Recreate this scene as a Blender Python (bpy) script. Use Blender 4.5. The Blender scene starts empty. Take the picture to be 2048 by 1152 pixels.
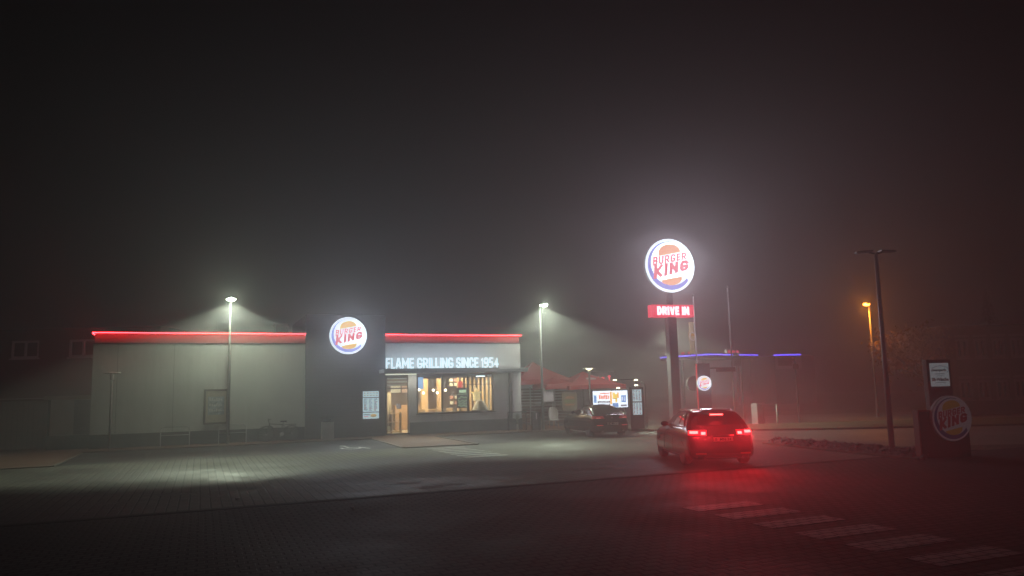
import bpy, bmesh, math, random
from mathutils import Vector, Matrix
random.seed(7)
SC = bpy.context.scene
COL = SC.collection
PI = math.pi
# The site frame: X runs along the restaurant front, Y into the building, Z up (metres).
# ---------------------------------------------------------------- camera
cd = bpy.data.cameras.new('camera'); cam = bpy.data.objects.new('camera', cd); COL.objects.link(cam)
cd.sensor_width = 36; cd.lens = 1479/2048*36; cd.clip_start = .1; cd.clip_end = 1000
cd.shift_y = 30/2048
TH = math.radians(22.8); PT = math.atan(177/1479); RL = math.radians(1.4)
cam.location = (4.56, -38.17, 2.1)
cam.rotation_euler = (Matrix.Rotation(-TH, 3, 'Z') @ Matrix.Rotation(PI/2+PT, 3, 'X') @ Matrix.Rotation(-RL, 3, 'Z')).to_euler()
SC.camera = cam
# ---------------------------------------------------------------- night sky, exposure
w = bpy.data.worlds.new('World'); SC.world = w; w.use_nodes = True
nt = w.node_tree; bg = nt.nodes['Background']
sky = nt.nodes.new('ShaderNodeTexSky'); sky.sky_type = 'NISHITA'; sky.sun_disc = False
sky.sun_elevation = math.radians(-3); sky.sun_rotation = math.radians(200)
hs = nt.nodes.new('ShaderNodeHueSaturation'); hs.inputs['Saturation'].default_value = .15
nt.links.new(sky.outputs[0], hs.inputs['Color']); nt.links.new(hs.outputs[0], bg.inputs[0])
bg.inputs[1].default_value = .001
sl = bpy.data.lights.new('fill_sun', 'SUN'); sl.energy = .02; sl.angle = math.radians(25); sl.color = (1, .96, .95)  # weak sun lamp added as fill from behind the camera
so_ = bpy.data.objects.new('fill_sun', sl); COL.objects.link(so_); so_.rotation_euler = (math.radians(50), 0, math.radians(-30))
SC.view_settings.view_transform = 'Standard'; SC.view_settings.look = 'None'
SC.view_settings.exposure = -.15; SC.view_settings.gamma = 1
SC.render.engine = 'CYCLES'
SC.cycles.max_bounces = 5; SC.cycles.diffuse_bounces = 2; SC.cycles.glossy_bounces = 2
SC.cycles.volume_bounces = 0; SC.cycles.transparent_max_bounces = 12
SC.cycles.use_denoising = True; SC.cycles.sample_clamp_indirect = 3; SC.cycles.caustics_reflective = False
SC.cycles.adaptive_threshold = .02

# ---------------------------------------------------------------- materials
MATS = {}
def mat(name, col, rough=.6, metal=0, emit=None, es=0, var=.12, vs=3, bump=0, bs=40, spec=.5, coat=0, sample=True):
    if name in MATS: return MATS[name]
    m = bpy.data.materials.new(name); m.use_nodes = True; n = m.node_tree; b = n.nodes['Principled BSDF']
    b.inputs['Base Color'].default_value = (*col, 1); b.inputs['Roughness'].default_value = rough
    b.inputs['Metallic'].default_value = metal; b.inputs['Specular IOR Level'].default_value = spec
    b.inputs['Coat Weight'].default_value = coat
    if emit:
        b.inputs['Emission Color'].default_value = (*emit, 1); b.inputs['Emission Strength'].default_value = es
        if not sample: m.cycles.emission_sampling = 'NONE'
    elif var:
        tc = n.nodes.new('ShaderNodeTexCoord'); nz = n.nodes.new('ShaderNodeTexNoise')
        nz.inputs['Scale'].default_value = vs; nz.inputs['Detail'].default_value = 5
        n.links.new(tc.outputs['Object'], nz.inputs['Vector'])
        rp = n.nodes.new('ShaderNodeValToRGB'); e = rp.color_ramp.elements
        e[0].position = .3; e[1].position = .7
        e[0].color = (*[c*(1-var) for c in col], 1); e[1].color = (*[min(1, c*(1+var)) for c in col], 1)
        n.links.new(nz.outputs[0], rp.inputs[0]); n.links.new(rp.outputs[0], b.inputs['Base Color'])
        if bump:
            n2 = n.nodes.new('ShaderNodeTexNoise'); n2.inputs['Scale'].default_value = bs; n2.inputs['Detail'].default_value = 3
            n.links.new(tc.outputs['Object'], n2.inputs['Vector'])
            bp = n.nodes.new('ShaderNodeBump'); bp.inputs['Strength'].default_value = bump; bp.inputs['Distance'].default_value = .01
            n.links.new(n2.outputs[0], bp.inputs['Height']); n.links.new(bp.outputs[0], b.inputs['Normal'])
    MATS[name] = m; return m
def glow(name, col, es, sample=True):
    return mat(name, [c*.5 for c in col], .3, emit=col, es=es, sample=sample)
def thin_glass(name, tint=(.9, .95, .95), gl=.08):
    m = bpy.data.materials.new(name); m.use_nodes = True; n = m.node_tree
    for x in list(n.nodes): n.nodes.remove(x)
    o = n.nodes.new('ShaderNodeOutputMaterial'); mx = n.nodes.new('ShaderNodeMixShader')
    t = n.nodes.new('ShaderNodeBsdfTransparent'); t.inputs[0].default_value = (*tint, 1)
    g = n.nodes.new('ShaderNodeBsdfGlossy'); g.inputs['Roughness'].default_value = .05
    f = n.nodes.new('ShaderNodeFresnel'); f.inputs[0].default_value = 1.45
    n.links.new(f.outputs[0], mx.inputs[0]); n.links.new(t.outputs[0], mx.inputs[1]); n.links.new(g.outputs[0], mx.inputs[2])
    n.links.new(mx.outputs[0], o.inputs[0]); MATS[name] = m; return m

def cloth(name, c):
    m = bpy.data.materials.new(name); m.use_nodes = True; n = m.node_tree; b = n.nodes['Principled BSDF']; b.inputs['Base Color'].default_value = (*c, 1); b.inputs['Roughness'].default_value = .9
    t = n.nodes.new('ShaderNodeBsdfTranslucent'); t.inputs[0].default_value = (*c, 1); mx = n.nodes.new('ShaderNodeMixShader'); mx.inputs[0].default_value = .5
    n.links.new(b.outputs[0], mx.inputs[1]); n.links.new(t.outputs[0], mx.inputs[2]); n.links.new(mx.outputs[0], n.nodes['Material Output'].inputs[0]); return m
def paver_mat(name, c1, c2, mortar, bw=.24, bh=.2, rough=.45, msize=.018, patch=.5, rot=PI/2, rlo=None, spec=.2):
    m = bpy.data.materials.new(name); m.use_nodes = True; n = m.node_tree; b = n.nodes['Principled BSDF']
    b.inputs['Specular IOR Level'].default_value = spec
    tc = n.nodes.new('ShaderNodeTexCoord'); mp = n.nodes.new('ShaderNodeMapping'); mp.inputs['Rotation'].default_value[2] = rot
    n.links.new(tc.outputs['Object'], mp.inputs[0])
    # slightly wavy joints
    nw = n.nodes.new('ShaderNodeTexNoise'); nw.inputs['Scale'].default_value = 3.5
    n.links.new(mp.outputs[0], nw.inputs['Vector'])
    va = n.nodes.new('ShaderNodeMixRGB'); va.blend_type = 'ADD'; va.inputs[0].default_value = .03
    n.links.new(mp.outputs[0], va.inputs[1]); n.links.new(nw.outputs['Color'], va.inputs[2])
    br = n.nodes.new('ShaderNodeTexBrick'); br.inputs['Scale'].default_value = 1
    br.inputs['Brick Width'].default_value = bw; br.inputs['Row Height'].default_value = bh
    br.inputs['Mortar Size'].default_value = msize; br.inputs['Mortar Smooth'].default_value = .4
    br.inputs['Color1'].default_value = (*c1, 1); br.inputs['Color2'].default_value = (*c2, 1); br.inputs['Mortar'].default_value = (*mortar, 1)
    n.links.new(va.outputs[0], br.inputs['Vector'])
    nz = n.nodes.new('ShaderNodeTexNoise'); nz.inputs['Scale'].default_value = .22; nz.inputs['Detail'].default_value = 7; nz.inputs['Roughness'].default_value = .62
    n.links.new(tc.outputs['Object'], nz.inputs['Vector'])
    rp = n.nodes.new('ShaderNodeValToRGB'); e = rp.color_ramp.elements
    e[0].position = .38; e[1].position = .66; e[0].color = (1-patch,)*3+(1,); e[1].color = (1.0+patch*.5,)*3+(1,)
    n.links.new(nz.outputs[0], rp.inputs[0])
    mx = n.nodes.new('ShaderNodeMixRGB'); mx.blend_type = 'MULTIPLY'; mx.inputs[0].default_value = 1
    n.links.new(br.outputs['Color'], mx.inputs[1]); n.links.new(rp.outputs[0], mx.inputs[2])
    n.links.new(mx.outputs[0], b.inputs['Base Color'])
    mr = n.nodes.new('ShaderNodeMapRange'); mr.inputs[1].default_value = .35; mr.inputs[2].default_value = .65
    mr.inputs[3].default_value = rlo if rlo else rough-.12; mr.inputs[4].default_value = rough+.18
    n.links.new(nz.outputs[0], mr.inputs[0]); n.links.new(mr.outputs[0], b.inputs['Roughness'])
    ad = n.nodes.new('ShaderNodeMath'); ad.operation = 'SUBTRACT'; ad.inputs[0].default_value = 1
    n.links.new(br.outputs['Fac'], ad.inputs[1])
    n3 = n.nodes.new('ShaderNodeTexNoise'); n3.inputs['Scale'].default_value = 9; n3.inputs['Detail'].default_value = 6
    n.links.new(tc.outputs['Object'], n3.inputs['Vector'])
    a2 = n.nodes.new('ShaderNodeMath'); a2.operation = 'ADD'; n.links.new(ad.outputs[0], a2.inputs[0]); n.links.new(n3.outputs[0], a2.inputs[1])
    bp = n.nodes.new('ShaderNodeBump'); bp.inputs['Strength'].default_value = .6; bp.inputs['Distance'].default_value = .012
    n.links.new(a2.outputs[0], bp.inputs['Height']); n.links.new(bp.outputs[0], b.inputs['Normal'])
    MATS[name] = m; return m

M_white = mat('wall_panel', (.52, .53, .50), .5, vs=.8, var=.07, bump=.15, bs=8)
def streaks(m, amt=.16):
    n = m.node_tree; b = n.nodes['Principled BSDF']; src = b.inputs['Base Color'].links[0].from_socket
    tc = n.nodes.new('ShaderNodeTexCoord'); mp = n.nodes.new('ShaderNodeMapping'); mp.inputs['Scale'].default_value = (2.2, 2.2, .12)
    nz = n.nodes.new('ShaderNodeTexNoise'); nz.inputs['Scale'].default_value = 2; nz.inputs['Detail'].default_value = 6; nz.inputs['Roughness'].default_value = .65
    n.links.new(tc.outputs['Object'], mp.inputs[0]); n.links.new(mp.outputs[0], nz.inputs['Vector'])
    rp = n.nodes.new('ShaderNodeValToRGB'); e = rp.color_ramp.elements; e[0].position = .35; e[1].position = .6; e[0].color = (1-amt, 1-amt, 1-amt*1.1, 1); e[1].color = (1, 1, 1, 1)
    mx = n.nodes.new('ShaderNodeMixRGB'); mx.blend_type = 'MULTIPLY'; mx.inputs[0].default_value = 1
    n.links.new(nz.outputs[0], rp.inputs[0]); n.links.new(src, mx.inputs[1]); n.links.new(rp.outputs[0], mx.inputs[2]); n.links.new(mx.outputs[0], b.inputs['Base Color'])
streaks(M_white, .07)
M_grey = mat('grey_panel', (.46, .47, .46), .5, vs=.8, var=.06)
streaks(M_grey, .06)
M_plinth = mat('plinth_dark', (.05, .052, .055), .6, vs=1.5, var=.25)
M_dark = mat('dark_metal', (.03, .031, .033), .45, var=.2, vs=2)
M_clad = mat('dark_cladding', (.065, .065, .07), .5, var=.12, vs=1.2)
M_alu = mat('galvanised', (.42, .43, .42), .45, .6, var=.1, vs=6)
M_pole = mat('pole_paint', (.2, .205, .2), .5, .2, var=.1, vs=3)
M_fascia = mat('fascia', (.26, .035, .042), .45, var=.05)
M_trim = mat('pale_trim', (.62, .63, .6), .5, var=.05)
M_brick = None
M_wood = mat('wood', (.42, .24, .11), .5, var=.25, vs=5)
M_lwood = mat('light_wood', (.62, .42, .22), .5, var=.15, vs=5)
M_red = None
M_redm = mat('red_metal', (.35, .015, .02), .4, var=.1)
M_glass = thin_glass('glass')
M_rubber = mat('rubber', (.02, .02, .02), .8, var=.1)
M_paint = mat('road_paint', (.62, .62, .58), .6, var=.2, vs=6)

# ---------------------------------------------------------------- mesh helpers
def new(): return bmesh.new()
def box(bm, x0, x1, y0, y1, z0, z1, M=None):
    vs = [bm.verts.new(v) for v in ((x0,y0,z0),(x1,y0,z0),(x1,y1,z0),(x0,y1,z0),(x0,y0,z1),(x1,y0,z1),(x1,y1,z1),(x0,y1,z1))]
    for f in ((3,2,1,0),(4,5,6,7),(0,1,5,4),(1,2,6,5),(2,3,7,6),(3,0,4,7)): bm.faces.new([vs[i] for i in f])
    if M: bmesh.ops.transform(bm, matrix=M, verts=vs)
    return bm
def tube(bm, a, b, r0, r1=None, n=12, cap=True):
    a = Vector(a); b = Vector(b); r1 = r0 if r1 is None else r1
    d = (b-a).normalized(); u = d.cross(Vector((0,0,1)))
    if u.length < 1e-3: u = Vector((1,0,0))
    u.normalize(); v = d.cross(u)
    A = [bm.verts.new(a+(u*math.cos(t)+v*math.sin(t))*r0) for t in [2*PI*i/n for i in range(n)]]
    B = [bm.verts.new(b+(u*math.cos(t)+v*math.sin(t))*r1) for t in [2*PI*i/n for i in range(n)]]
    for i in range(n): bm.faces.new((A[i], A[(i+1)%n], B[(i+1)%n], B[i])).smooth = True
    if cap: bm.faces.new(A[::-1]); bm.faces.new(B)
    return bm
def path(bm, pts, r, n=8):
    for a, b in zip(pts[:-1], pts[1:]): tube(bm, a, b, r, n=n)
    return bm
def lathe(bm, prof, c=(0,0,0), n=24, axis='Z', sm=True):
    rings = []
    for r, z in prof:
        ring = []
        for i in range(n):
            t = 2*PI*i/n; p = (r*math.cos(t), r*math.sin(t), z)
            if axis == 'Y': p = (p[0], p[2], p[1])
            if axis == 'X': p = (p[2], p[0], p[1])
            ring.append(bm.verts.new((p[0]+c[0], p[1]+c[1], p[2]+c[2])))
        rings.append(ring)
    for A, B in zip(rings[:-1], rings[1:]):
        for i in range(n):
            f = bm.faces.new((A[i], A[(i+1)%n], B[(i+1)%n], B[i])); f.smooth = sm
    bm.faces.new(rings[0][::-1]); bm.faces.new(rings[-1])
    bmesh.ops.recalc_face_normals(bm, faces=bm.faces)
    return bm
def prism(bm, pts, y0, y1):
    """outline in x-z, extruded along y"""
    A = [bm.verts.new((x, y0, z)) for x, z in pts]; B = [bm.verts.new((x, y1, z)) for x, z in pts]
    n = len(pts); bm.faces.new(A); bm.faces.new(B[::-1])
    for i in range(n): bm.faces.new((A[(i+1)%n], A[i], B[i], B[(i+1)%n]))
    bmesh.ops.recalc_face_normals(bm, faces=bm.faces)
    return bm
def obj(name, bm, m=None, parent=None, bevel=0, label=None, seg=2):
    me = bpy.data.meshes.new(name); bm.to_mesh(me); bm.free()
    o = bpy.data.objects.new(name, me); COL.objects.link(o)
    if m: me.materials.append(m)
    if parent: o.parent = parent
    if bevel:
        b = o.modifiers.new('bevel', 'BEVEL'); b.width = bevel; b.segments = seg; b.limit_method = 'ANGLE'
    if label: o['label'] = label
    return o
def tag(o, label, cat, group=None):
    o['label'] = label; o['category'] = cat
    if group: o['group'] = group
    return o
def thing(name, label, cat, loc=(0,0,0), rz=0, group=None):
    o = bpy.data.objects.new(name, None); COL.objects.link(o); o.empty_display_size = .2
    o.location = loc; o.rotation_euler = (0, 0, rz); return tag(o, label, cat, group)
def struct(name, bm, m, kind='structure'):
    o = obj(name, bm, m); o['kind'] = kind; return o
def kids(o): return [c for c in bpy.data.objects if c.parent == o]
def copy_tree(o, parent=None):
    ch = kids(o); c = o.copy(); COL.objects.link(c); c.parent = parent
    for k in ch: copy_tree(k, c)
    return c
def lamp(name, kind, energy, loc, col, parent=None, **k):
    l = bpy.data.lights.new(name, kind); l.energy = energy; l.color = col
    for a, v in k.items():
        if a != 'rot': setattr(l, a, v)
    o = bpy.data.objects.new(name, l); COL.objects.link(o); o.location = loc
    if 'rot' in k: o.rotation_euler = k['rot']
    if parent: o.parent = parent
    return o
def text_bm(s, w, h, depth=.01, bold=.03, shear=0, space=1.0, x0=0, z0=0, y=0, arch=0):
    """lettering in the x-z plane, facing -y, left-bottom at x0,z0, fitted to w by h"""
    c = bpy.data.curves.new('t', 'FONT'); c.body = s; c.offset = bold; c.shear = shear; c.space_character = space
    c.resolution_u = 3
    o = bpy.data.objects.new('t', c); me = bpy.data.meshes.new_from_object(o)
    bm = new(); bm.from_mesh(me); bpy.data.objects.remove(o); bpy.data.meshes.remove(me); bpy.data.curves.remove(c)
    xs = [v.co.x for v in bm.verts]; ys = [v.co.y for v in bm.verts]
    ax, bx, ay, by = min(xs), max(xs), min(ys), max(ys)
    for v in bm.verts:
        v.co = Vector((x0+(v.co.x-ax)/(bx-ax)*w, y, z0+(v.co.y-ay)/(by-ay)*h))
    if depth:
        g = bmesh.ops.extrude_face_region(bm, geom=bm.faces[:])
        for v in g['geom']:
            if isinstance(v, bmesh.types.BMVert): v.co.y += depth
        bmesh.ops.recalc_face_normals(bm, faces=bm.faces)
    return bm
GL = {
'B': (.62, [[(0,0),(0,1),(.7,1),(1,.88),(1,.65),(.75,.53),(0,.53)], [(.7,.53),(1,.4),(1,.14),(.75,0),(0,0)]]),
'U': (.64, [[(0,1),(0,.2),(.28,0),(.72,0),(1,.2),(1,1)]]),
'R': (.64, [[(0,0),(0,1),(.7,1),(1,.85),(1,.6),(.7,.45),(0,.45)], [(.55,.45),(1,0)]]),
'G': (.66, [[(1,.82),(.75,1),(.25,1),(0,.78),(0,.22),(.25,0),(.75,0),(1,.15),(1,.42),(.6,.42)]]),
'E': (.52, [[(1,1),(0,1),(0,0),(1,0)], [(0,.5),(.85,.5)]]),
'K': (.66, [[(0,0),(0,1)], [(1,1),(.25,.5),(1,0)]]),
'I': (0, [[(0,0),(0,1)]]),
'N': (.68, [[(0,0),(0,1)], [(0,1),(1,0)], [(1,0),(1,1)]]),
'F': (.52, [[(0,0),(0,1),(1,1)], [(0,.5),(.8,.5)]]),
'L': (.48, [[(0,1),(0,0),(1,0)]]),
'A': (.68, [[(0,0),(.38,1),(.62,1),(1,0)], [(.15,.28),(.85,.28)]]),
'M': (.86, [[(0,0),(0,1)], [(0,1),(.5,.3),(1,1)], [(1,1),(1,0)]]),
'S': (.58, [[(1,.82),(.8,1),(.2,1),(0,.82),(0,.66),(.2,.54),(.8,.46),(1,.34),(1,.18),(.8,0),(.2,0),(0,.18)]]),
'C': (.58, [[(1,.72),(1,.8),(.75,1),(.25,1),(0,.8),(0,.2),(.25,0),(.75,0),(1,.2),(1,.28)]]),
'1': (.24, [[(0,.82),(1,1),(1,0)]]),
'9': (.58, [[(1,.55),(.8,.43),(.2,.43),(0,.6),(0,.84),(.25,1),(.75,1),(1,.84),(1,.2),(.75,0),(.1,0)]]),
'5': (.58, [[(1,1),(.05,1),(0,.57),(.75,.57),(1,.43),(1,.15),(.75,0),(0,0)]]),
'4': (.62, [[(.72,0),(.72,1),(0,.3),(1,.3)]]),
'D': (.62, [[(0,0),(0,1),(.65,1),(1,.75),(1,.25),(.65,0),(0,0)]]),
'V': (.66, [[(0,1),(.44,0),(.56,0),(1,1)]])}
def block_bm(s, w, h, t=.2, depth=.01, x0=0, z0=0, y=0, gap=.14):
    """heavy condensed lettering from mitred strokes; t = stroke as a share of the height"""
    pen = 0; segs = []
    for ch in s:
        if ch == ' ': pen += .32; continue
        wd, lines = GL[ch]; wd = max(wd, t); iw = wd-t
        for L_ in lines: segs.append([(pen+t/2+p[0]*iw, t/2+p[1]*(1-t)) for p in L_])
        pen += wd+gap
    pen -= gap; bm = bmesh.new()
    for si, P in enumerate(segs):
        closed = P[0] == P[-1]; n = len(P); V = [Vector(p) for p in P]; row = []
        for i in range(n):
            if closed and i in (0, n-1): a, c = V[n-2], V[1]
            else: a, c = V[max(i-1, 0)], V[min(i+1, n-1)]
            d1 = (V[i]-a).normalized() if (V[i]-a).length > 0 else (c-V[i]).normalized()
            d2 = (c-V[i]).normalized() if (c-V[i]).length > 0 else d1
            if not closed and i == 0: d1 = d2
            tt = (d1+d2); tt = tt.normalized() if tt.length > 1e-6 else d1
            nn = Vector((-tt.y, tt.x)); k = min(1.5, 1/max(.3, nn.dot(Vector((-d1.y, d1.x)))))
            e = Vector((0, 0))
            if not closed and i == 0: e = -d2*t/2
            if not closed and i == n-1: e = d1*t/2
            q = V[i]+e; yy = y+(si % 4)*.0008
            pa, pb = q+nn*t/2*k, q-nn*t/2*k
            row.append([bm.verts.new((x0+p.x/pen*w, yy, z0+min(1, max(0, p.y))*h)) for p in (pa, pb)])
        for A_, B_ in zip(row[:-1], row[1:]): bm.faces.new((A_[0], B_[0], B_[1], A_[1]))
    if depth:
        g = bmesh.ops.extrude_face_region(bm, geom=bm.faces[:])
        for v in g['geom']:
            if isinstance(v, bmesh.types.BMVert): v.co.y += depth
    bmesh.ops.recalc_face_normals(bm, faces=bm.faces)
    return bm
def mapv(bm, f):
    for v in bm.verts: v.co = Vector(f(v.co))
    return bm
def merge(bm, other):
    me = bpy.data.meshes.new('tmp'); other.to_mesh(me); other.free(); bm.from_mesh(me); bpy.data.meshes.remove(me); return bm

# ---------------------------------------------------------------- the round roundel sign (all in x-z, facing -y, unit radius R)
def flat(pts, y, th=.006):
    bm = new(); prism(bm, [(p[0], p[1]) for p in pts], y, y+th); return bm
def arc(cx, cz, r, a0, a1, n=24, rz=None):
    rz = rz or r
    return [(cx+r*math.cos(math.radians(a0+(a1-a0)*i/n)), cz+rz*math.sin(math.radians(a0+(a1-a0)*i/n))) for i in range(n+1)]
def roundel(parent, R, depth, lit, mats):
    mw, mb, my, mr, mc = mats
    P = lambda pts, y: flat([(x*R, z*R) for x, z in pts], y)
    b = new(); lathe(b, [(R*.97, 0.0), (R, .02), (R, depth)], n=64, axis='Y', sm=False); obj('casing', b, mc, parent)
    b = P(arc(0, 0, .985, 0, 360, 72)[:-1], -.012); f = obj('face', b, mw, parent)
    # crescent: outer arc r .90, inner circle r .80 shifted
    outer = arc(0, 0, .905, 72, 322, 60); inner = arc(.035, .075, .80, 72, 322, 60)
    b = new(); ys = -.018
    vo = [b.verts.new((x*R, ys, z*R)) for x, z in outer]; vi = [b.verts.new((x*R, ys, z*R)) for x, z in inner]
    for i in range(60): b.faces.new((vo[i], vo[i+1], vi[i+1], vi[i]))
    bmesh.ops.recalc_face_normals(b, faces=b.faces)
    g = bmesh.ops.extrude_face_region(b, geom=b.faces[:])
    for v in g['geom']:
        if isinstance(v, bmesh.types.BMVert): v.co.y += .004
    obj('crescent', b, mb, parent)
    tl = math.tan(math.radians(11))
    def bun(pts): return [(x, z+x*tl) for x, z in pts]
    top = [(-.45, .43)]+[( .45*math.cos(math.radians(a)), .43+.36*math.sin(math.radians(a))**.8) for a in range(170, 9, -8)]+[(.45, .43)]
    top = [(x, z+x*tl*(1 if z < .5 else .35)) for x, z in top]
    obj('bun', P(top, -.018), my, parent)
    bot = [(.42, -.47)]+[(.42*math.cos(math.radians(a)), -.47-.26*abs(math.sin(math.radians(a)))**.8) for a in range(-10, -171, -8)]+[(-.42, -.47)]
    bot = [(x+.04, z+x*tl*(1 if z > -.5 else .45)) for x, z in bot]
    obj('bun', P(bot, -.018), my, parent)
    def letters(t, x0, x1, z0, z1, l0, l1, bold):
        """each line fans: taller on the left"""
        b = block_bm(t, x1-x0, 1, bold, 0, x0, 0)
        def f(c):
            u = (c.x-x0)/(x1-x0); lo = z0+(c.x-x0)*l0; hi = z1+(c.x-x0)*l1
            z = lo+(hi-lo)*c.z
            return ((c.x+.10*(z-lo))*R, -.022+c.y, z*R)
        mapv(b, f); g = bmesh.ops.extrude_face_region(b, geom=b.faces[:])
        for v in g['geom']:
            if isinstance(v, bmesh.types.BMVert): v.co.y += .005
        bmesh.ops.recalc_face_normals(b, faces=b.faces)
        return b
    b = letters('BURGER', -.70, .66, -.03, .30, .205, .155, .215)
    k = letters('KING', -.69, .73, -.52, .0, .27, .165, .25)
    obj('lettering', merge(b, k), mr, parent)
    return f
LIT = (glow('sign_white', (.80, .94, 1), 1.75, False), glow('sign_blue', (.30, .33, .85), 1.0, False), glow('sign_yellow', (1, .55, .10), .95, False), glow('sign_red', (.85, .08, .12), .9, False), mat('sign_casing', (.5, .52, .55), .4))
LITO = (glow('pylon_white', (.80, .95, 1), 1.9, False), glow('pylon_blue', (.24, .26, .85), .9, False), glow('pylon_orange', (1, .36, .09), .9, False), glow('pylon_red', (.9, .06, .11), .9, False), MATS['sign_casing'])
mat('plain_white', (.8, .78, .8), .3, var=.03); mat('plain_yellow', (.55, .3, .03), .35, var=.05)
UNLIT_GLOW = (mat('dim_white', (.7, .68, .7), .3, emit=(.9, .85, .95), es=.028), mat('dim_blue', (.03, .035, .14), .3, emit=(.1, .1, .4), es=.02), mat('dim_yellow', (.5, .28, .03), .35, emit=(.9, .5, .05), es=.03), mat('dim_red', (.4, .02, .03), .35, emit=(.9, .05, .07), es=.02), mat('plain_casing', (.35, .34, .35), .4, var=.05))  # faint emission put into the disc colours to brighten an unlit sign

# ================================================================ GROUND
M_pave = paver_mat('pavers', (.125, .12, .095), (.16, .153, .12), (.025, .025, .02), rough=.68, patch=.75)
M_pave2 = paver_mat('near_pavers', (.05, .048, .046), (.08, .077, .073), (.006, .006, .006), .24, .16, .75, .024, rot=0, patch=.6, spec=.08)
M_bay = paver_mat('bay_pavers', (.028, .03, .03), (.036, .038, .037), (.018, .018, .018), .2, .1, .6, .008, .25)
M_walk = paver_mat('red_pavers', (.14, .078, .055), (.17, .095, .065), (.06, .04, .03), .2, .1, .6, .008, .2, 0)
M_road = mat('asphalt', (.06, .06, .06), .5, var=.2, vs=.6, bump=.4, bs=60)
M_grass = mat('grass', (.05, .07, .025), .9, var=.35, vs=4, bump=.8, bs=30)
M_conc = paver_mat('pale_pavers', (.17, .165, .14), (.19, .185, .16), (.08, .08, .07), .2, .1, .5, .006, .2)
b = new(); box(b, -110, 150, -62, 130, -.3, 0); struct('ground', b, M_pave)
def sheet(name, pts, m, z=.004, label=None, th=None):
    b = new(); A = [b.verts.new((x, y, z)) for x, y in pts]; f = b.faces.new(A)
    if f.normal.z < 0: f.normal_flip()
    b.normal_update()
    if th:
        g = bmesh.ops.extrude_face_region(b, geom=b.faces[:])
        for v in g['geom']:
            if isinstance(v, bmesh.types.BMVert): v.co.z += th
        bmesh.ops.recalc_face_normals(b, faces=b.faces)
    return struct(name, b, m)
sheet('parking_bays', [(.1, -9.2), (11.9, -9.2), (12.1, -2.6), (.1, -2.6)], M_bay)
sheet('parking_bays', [(15.0, -9.4), (25.2, -9.4), (24.3, -2.9), (15.3, -2.9)], M_bay)
sheet('pavement', [(-30, -10.2), (.02, -9.3), (.02, -2.5), (12.2, -2.5), (12.0, -9.3), (14.9, -9.5), (15.2, -2.8), (24.2, -2.8), (24.2, 6), (-30, 6)], M_walk, .006)
sheet('near_paving', [(-60, -61), (90, -61), (90, -22.73), (-60, -22.73)], M_pave2, .0035)
# kerb stones along the bays
b = new()
box(b, .04, 12.1, -2.6, -2.5, 0, .05); box(b, 15.2, 24.2, -2.9, -2.8, 0, .05)
for p, q in (((11.92, -9.25), (12.12, -2.55)), ((15.0, -9.4), (15.25, -2.85)), ((.06, -9.25), (.06, -2.6)), ((-30, -10.25), (.06, -9.3)), ((11.95, -9.35), (14.95, -9.5))):
    d = Vector((q[0]-p[0], q[1]-p[1], 0)); L = d.length; a = math.atan2(d.y, d.x)
    box(b, 0, L, -.05, .05, 0, .03, Matrix.Translation((p[0], p[1], 0)) @ Matrix.Rotation(a, 4, 'Z'))
struct('kerb', b, mat('kerb_stone', (.13, .11, .09), .7, spec=.2))
b = new()
for s in (2.7, 5.3, 8.0): box(b, s-.05, s+.05, -9.15, -2.7, .0085, .0125)
for s in (17.7, 20.3, 22.9): box(b, s-.05, s+.05, -9.3, -3.0, .0085, .0125)
struct('bay_lines', b, mat('line_stone', (.085, .085, .08), .8, spec=.2))
# wheelchair pictogram, lying on the bay, head towards the building
b = new()
def gp(pts, z=.012):
    f = b.faces.new([b.verts.new((x, y, z)) for x, y in pts])
c0 = (10.15, -7.8)
for i in range(20):
    a0, a1 = math.radians(150+i*11), math.radians(161+i*11)
    q = [(c0[0]+r*math.cos(a), c0[1]+1.7*r*math.sin(a)) for a, r in ((a0, .42), (a1, .42), (a1, .31), (a0, .31))]; gp(q)
gp([(c0[0]-.15, c0[1]+1.0), (c0[0]-.03, c0[1]+1.0), (c0[0]+.02, c0[1]+.1), (c0[0]-.1, c0[1]+.1)])
gp([(c0[0]-.1, c0[1]+.1), (c0[0]-.1, c0[1]+.25), (c0[0]+.42, c0[1]+.25), (c0[0]+.42, c0[1]+.1)])
gp([(c0[0]+.34, c0[1]+.1), (c0[0]+.48, c0[1]+.1), (c0[0]+.66, c0[1]-.8), (c0[0]+.54, c0[1]-.85)])
gp([(c0[0]-.1+.13*math.cos(t), c0[1]+1.35+.2*math.sin(t)) for t in [i*PI/6 for i in range(12)]])
bmesh.ops.recalc_face_normals(b, faces=b.faces)
struct('wheelchair_marking', b, M_paint)
M_worn = mat('worn_paint', (.26, .26, .235), .6, var=.3, vs=5, bump=.2)
b = new()
for i in range(7): box(b, 12.55, 14.05, -10.35-i*.72-.34, -10.35-i*.72, .004, .008)
struct('zebra_stripes', b, M_worn)
M_zeb = paver_mat('zebra_pavers', (.27, .265, .265), (.33, .32, .32), (.03, .03, .03), .24, .16, .7, .02, .5, 0)
b = new()
for i in range(7): y = -27.0-i*.9; box(b, 12.38, 13.82, y-.5, y, .0045, .0085)
struct('crossing_stripes', b, M_zeb)
# drain channel across the yard
b = new(); box(b, -30, 26.4, -22.73, -22.57, .004, .008); struct('drain_channel', b, mat('drain_iron', (.006, .006, .006), .9, spec=.05))
sheet('drain_edging', [(-30, -22.9), (26.4, -22.9), (26.4, -22.40), (-30, -22.40)], mat('drain_edge', (.05, .048, .045), .9, spec=.1), .0012)
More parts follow.
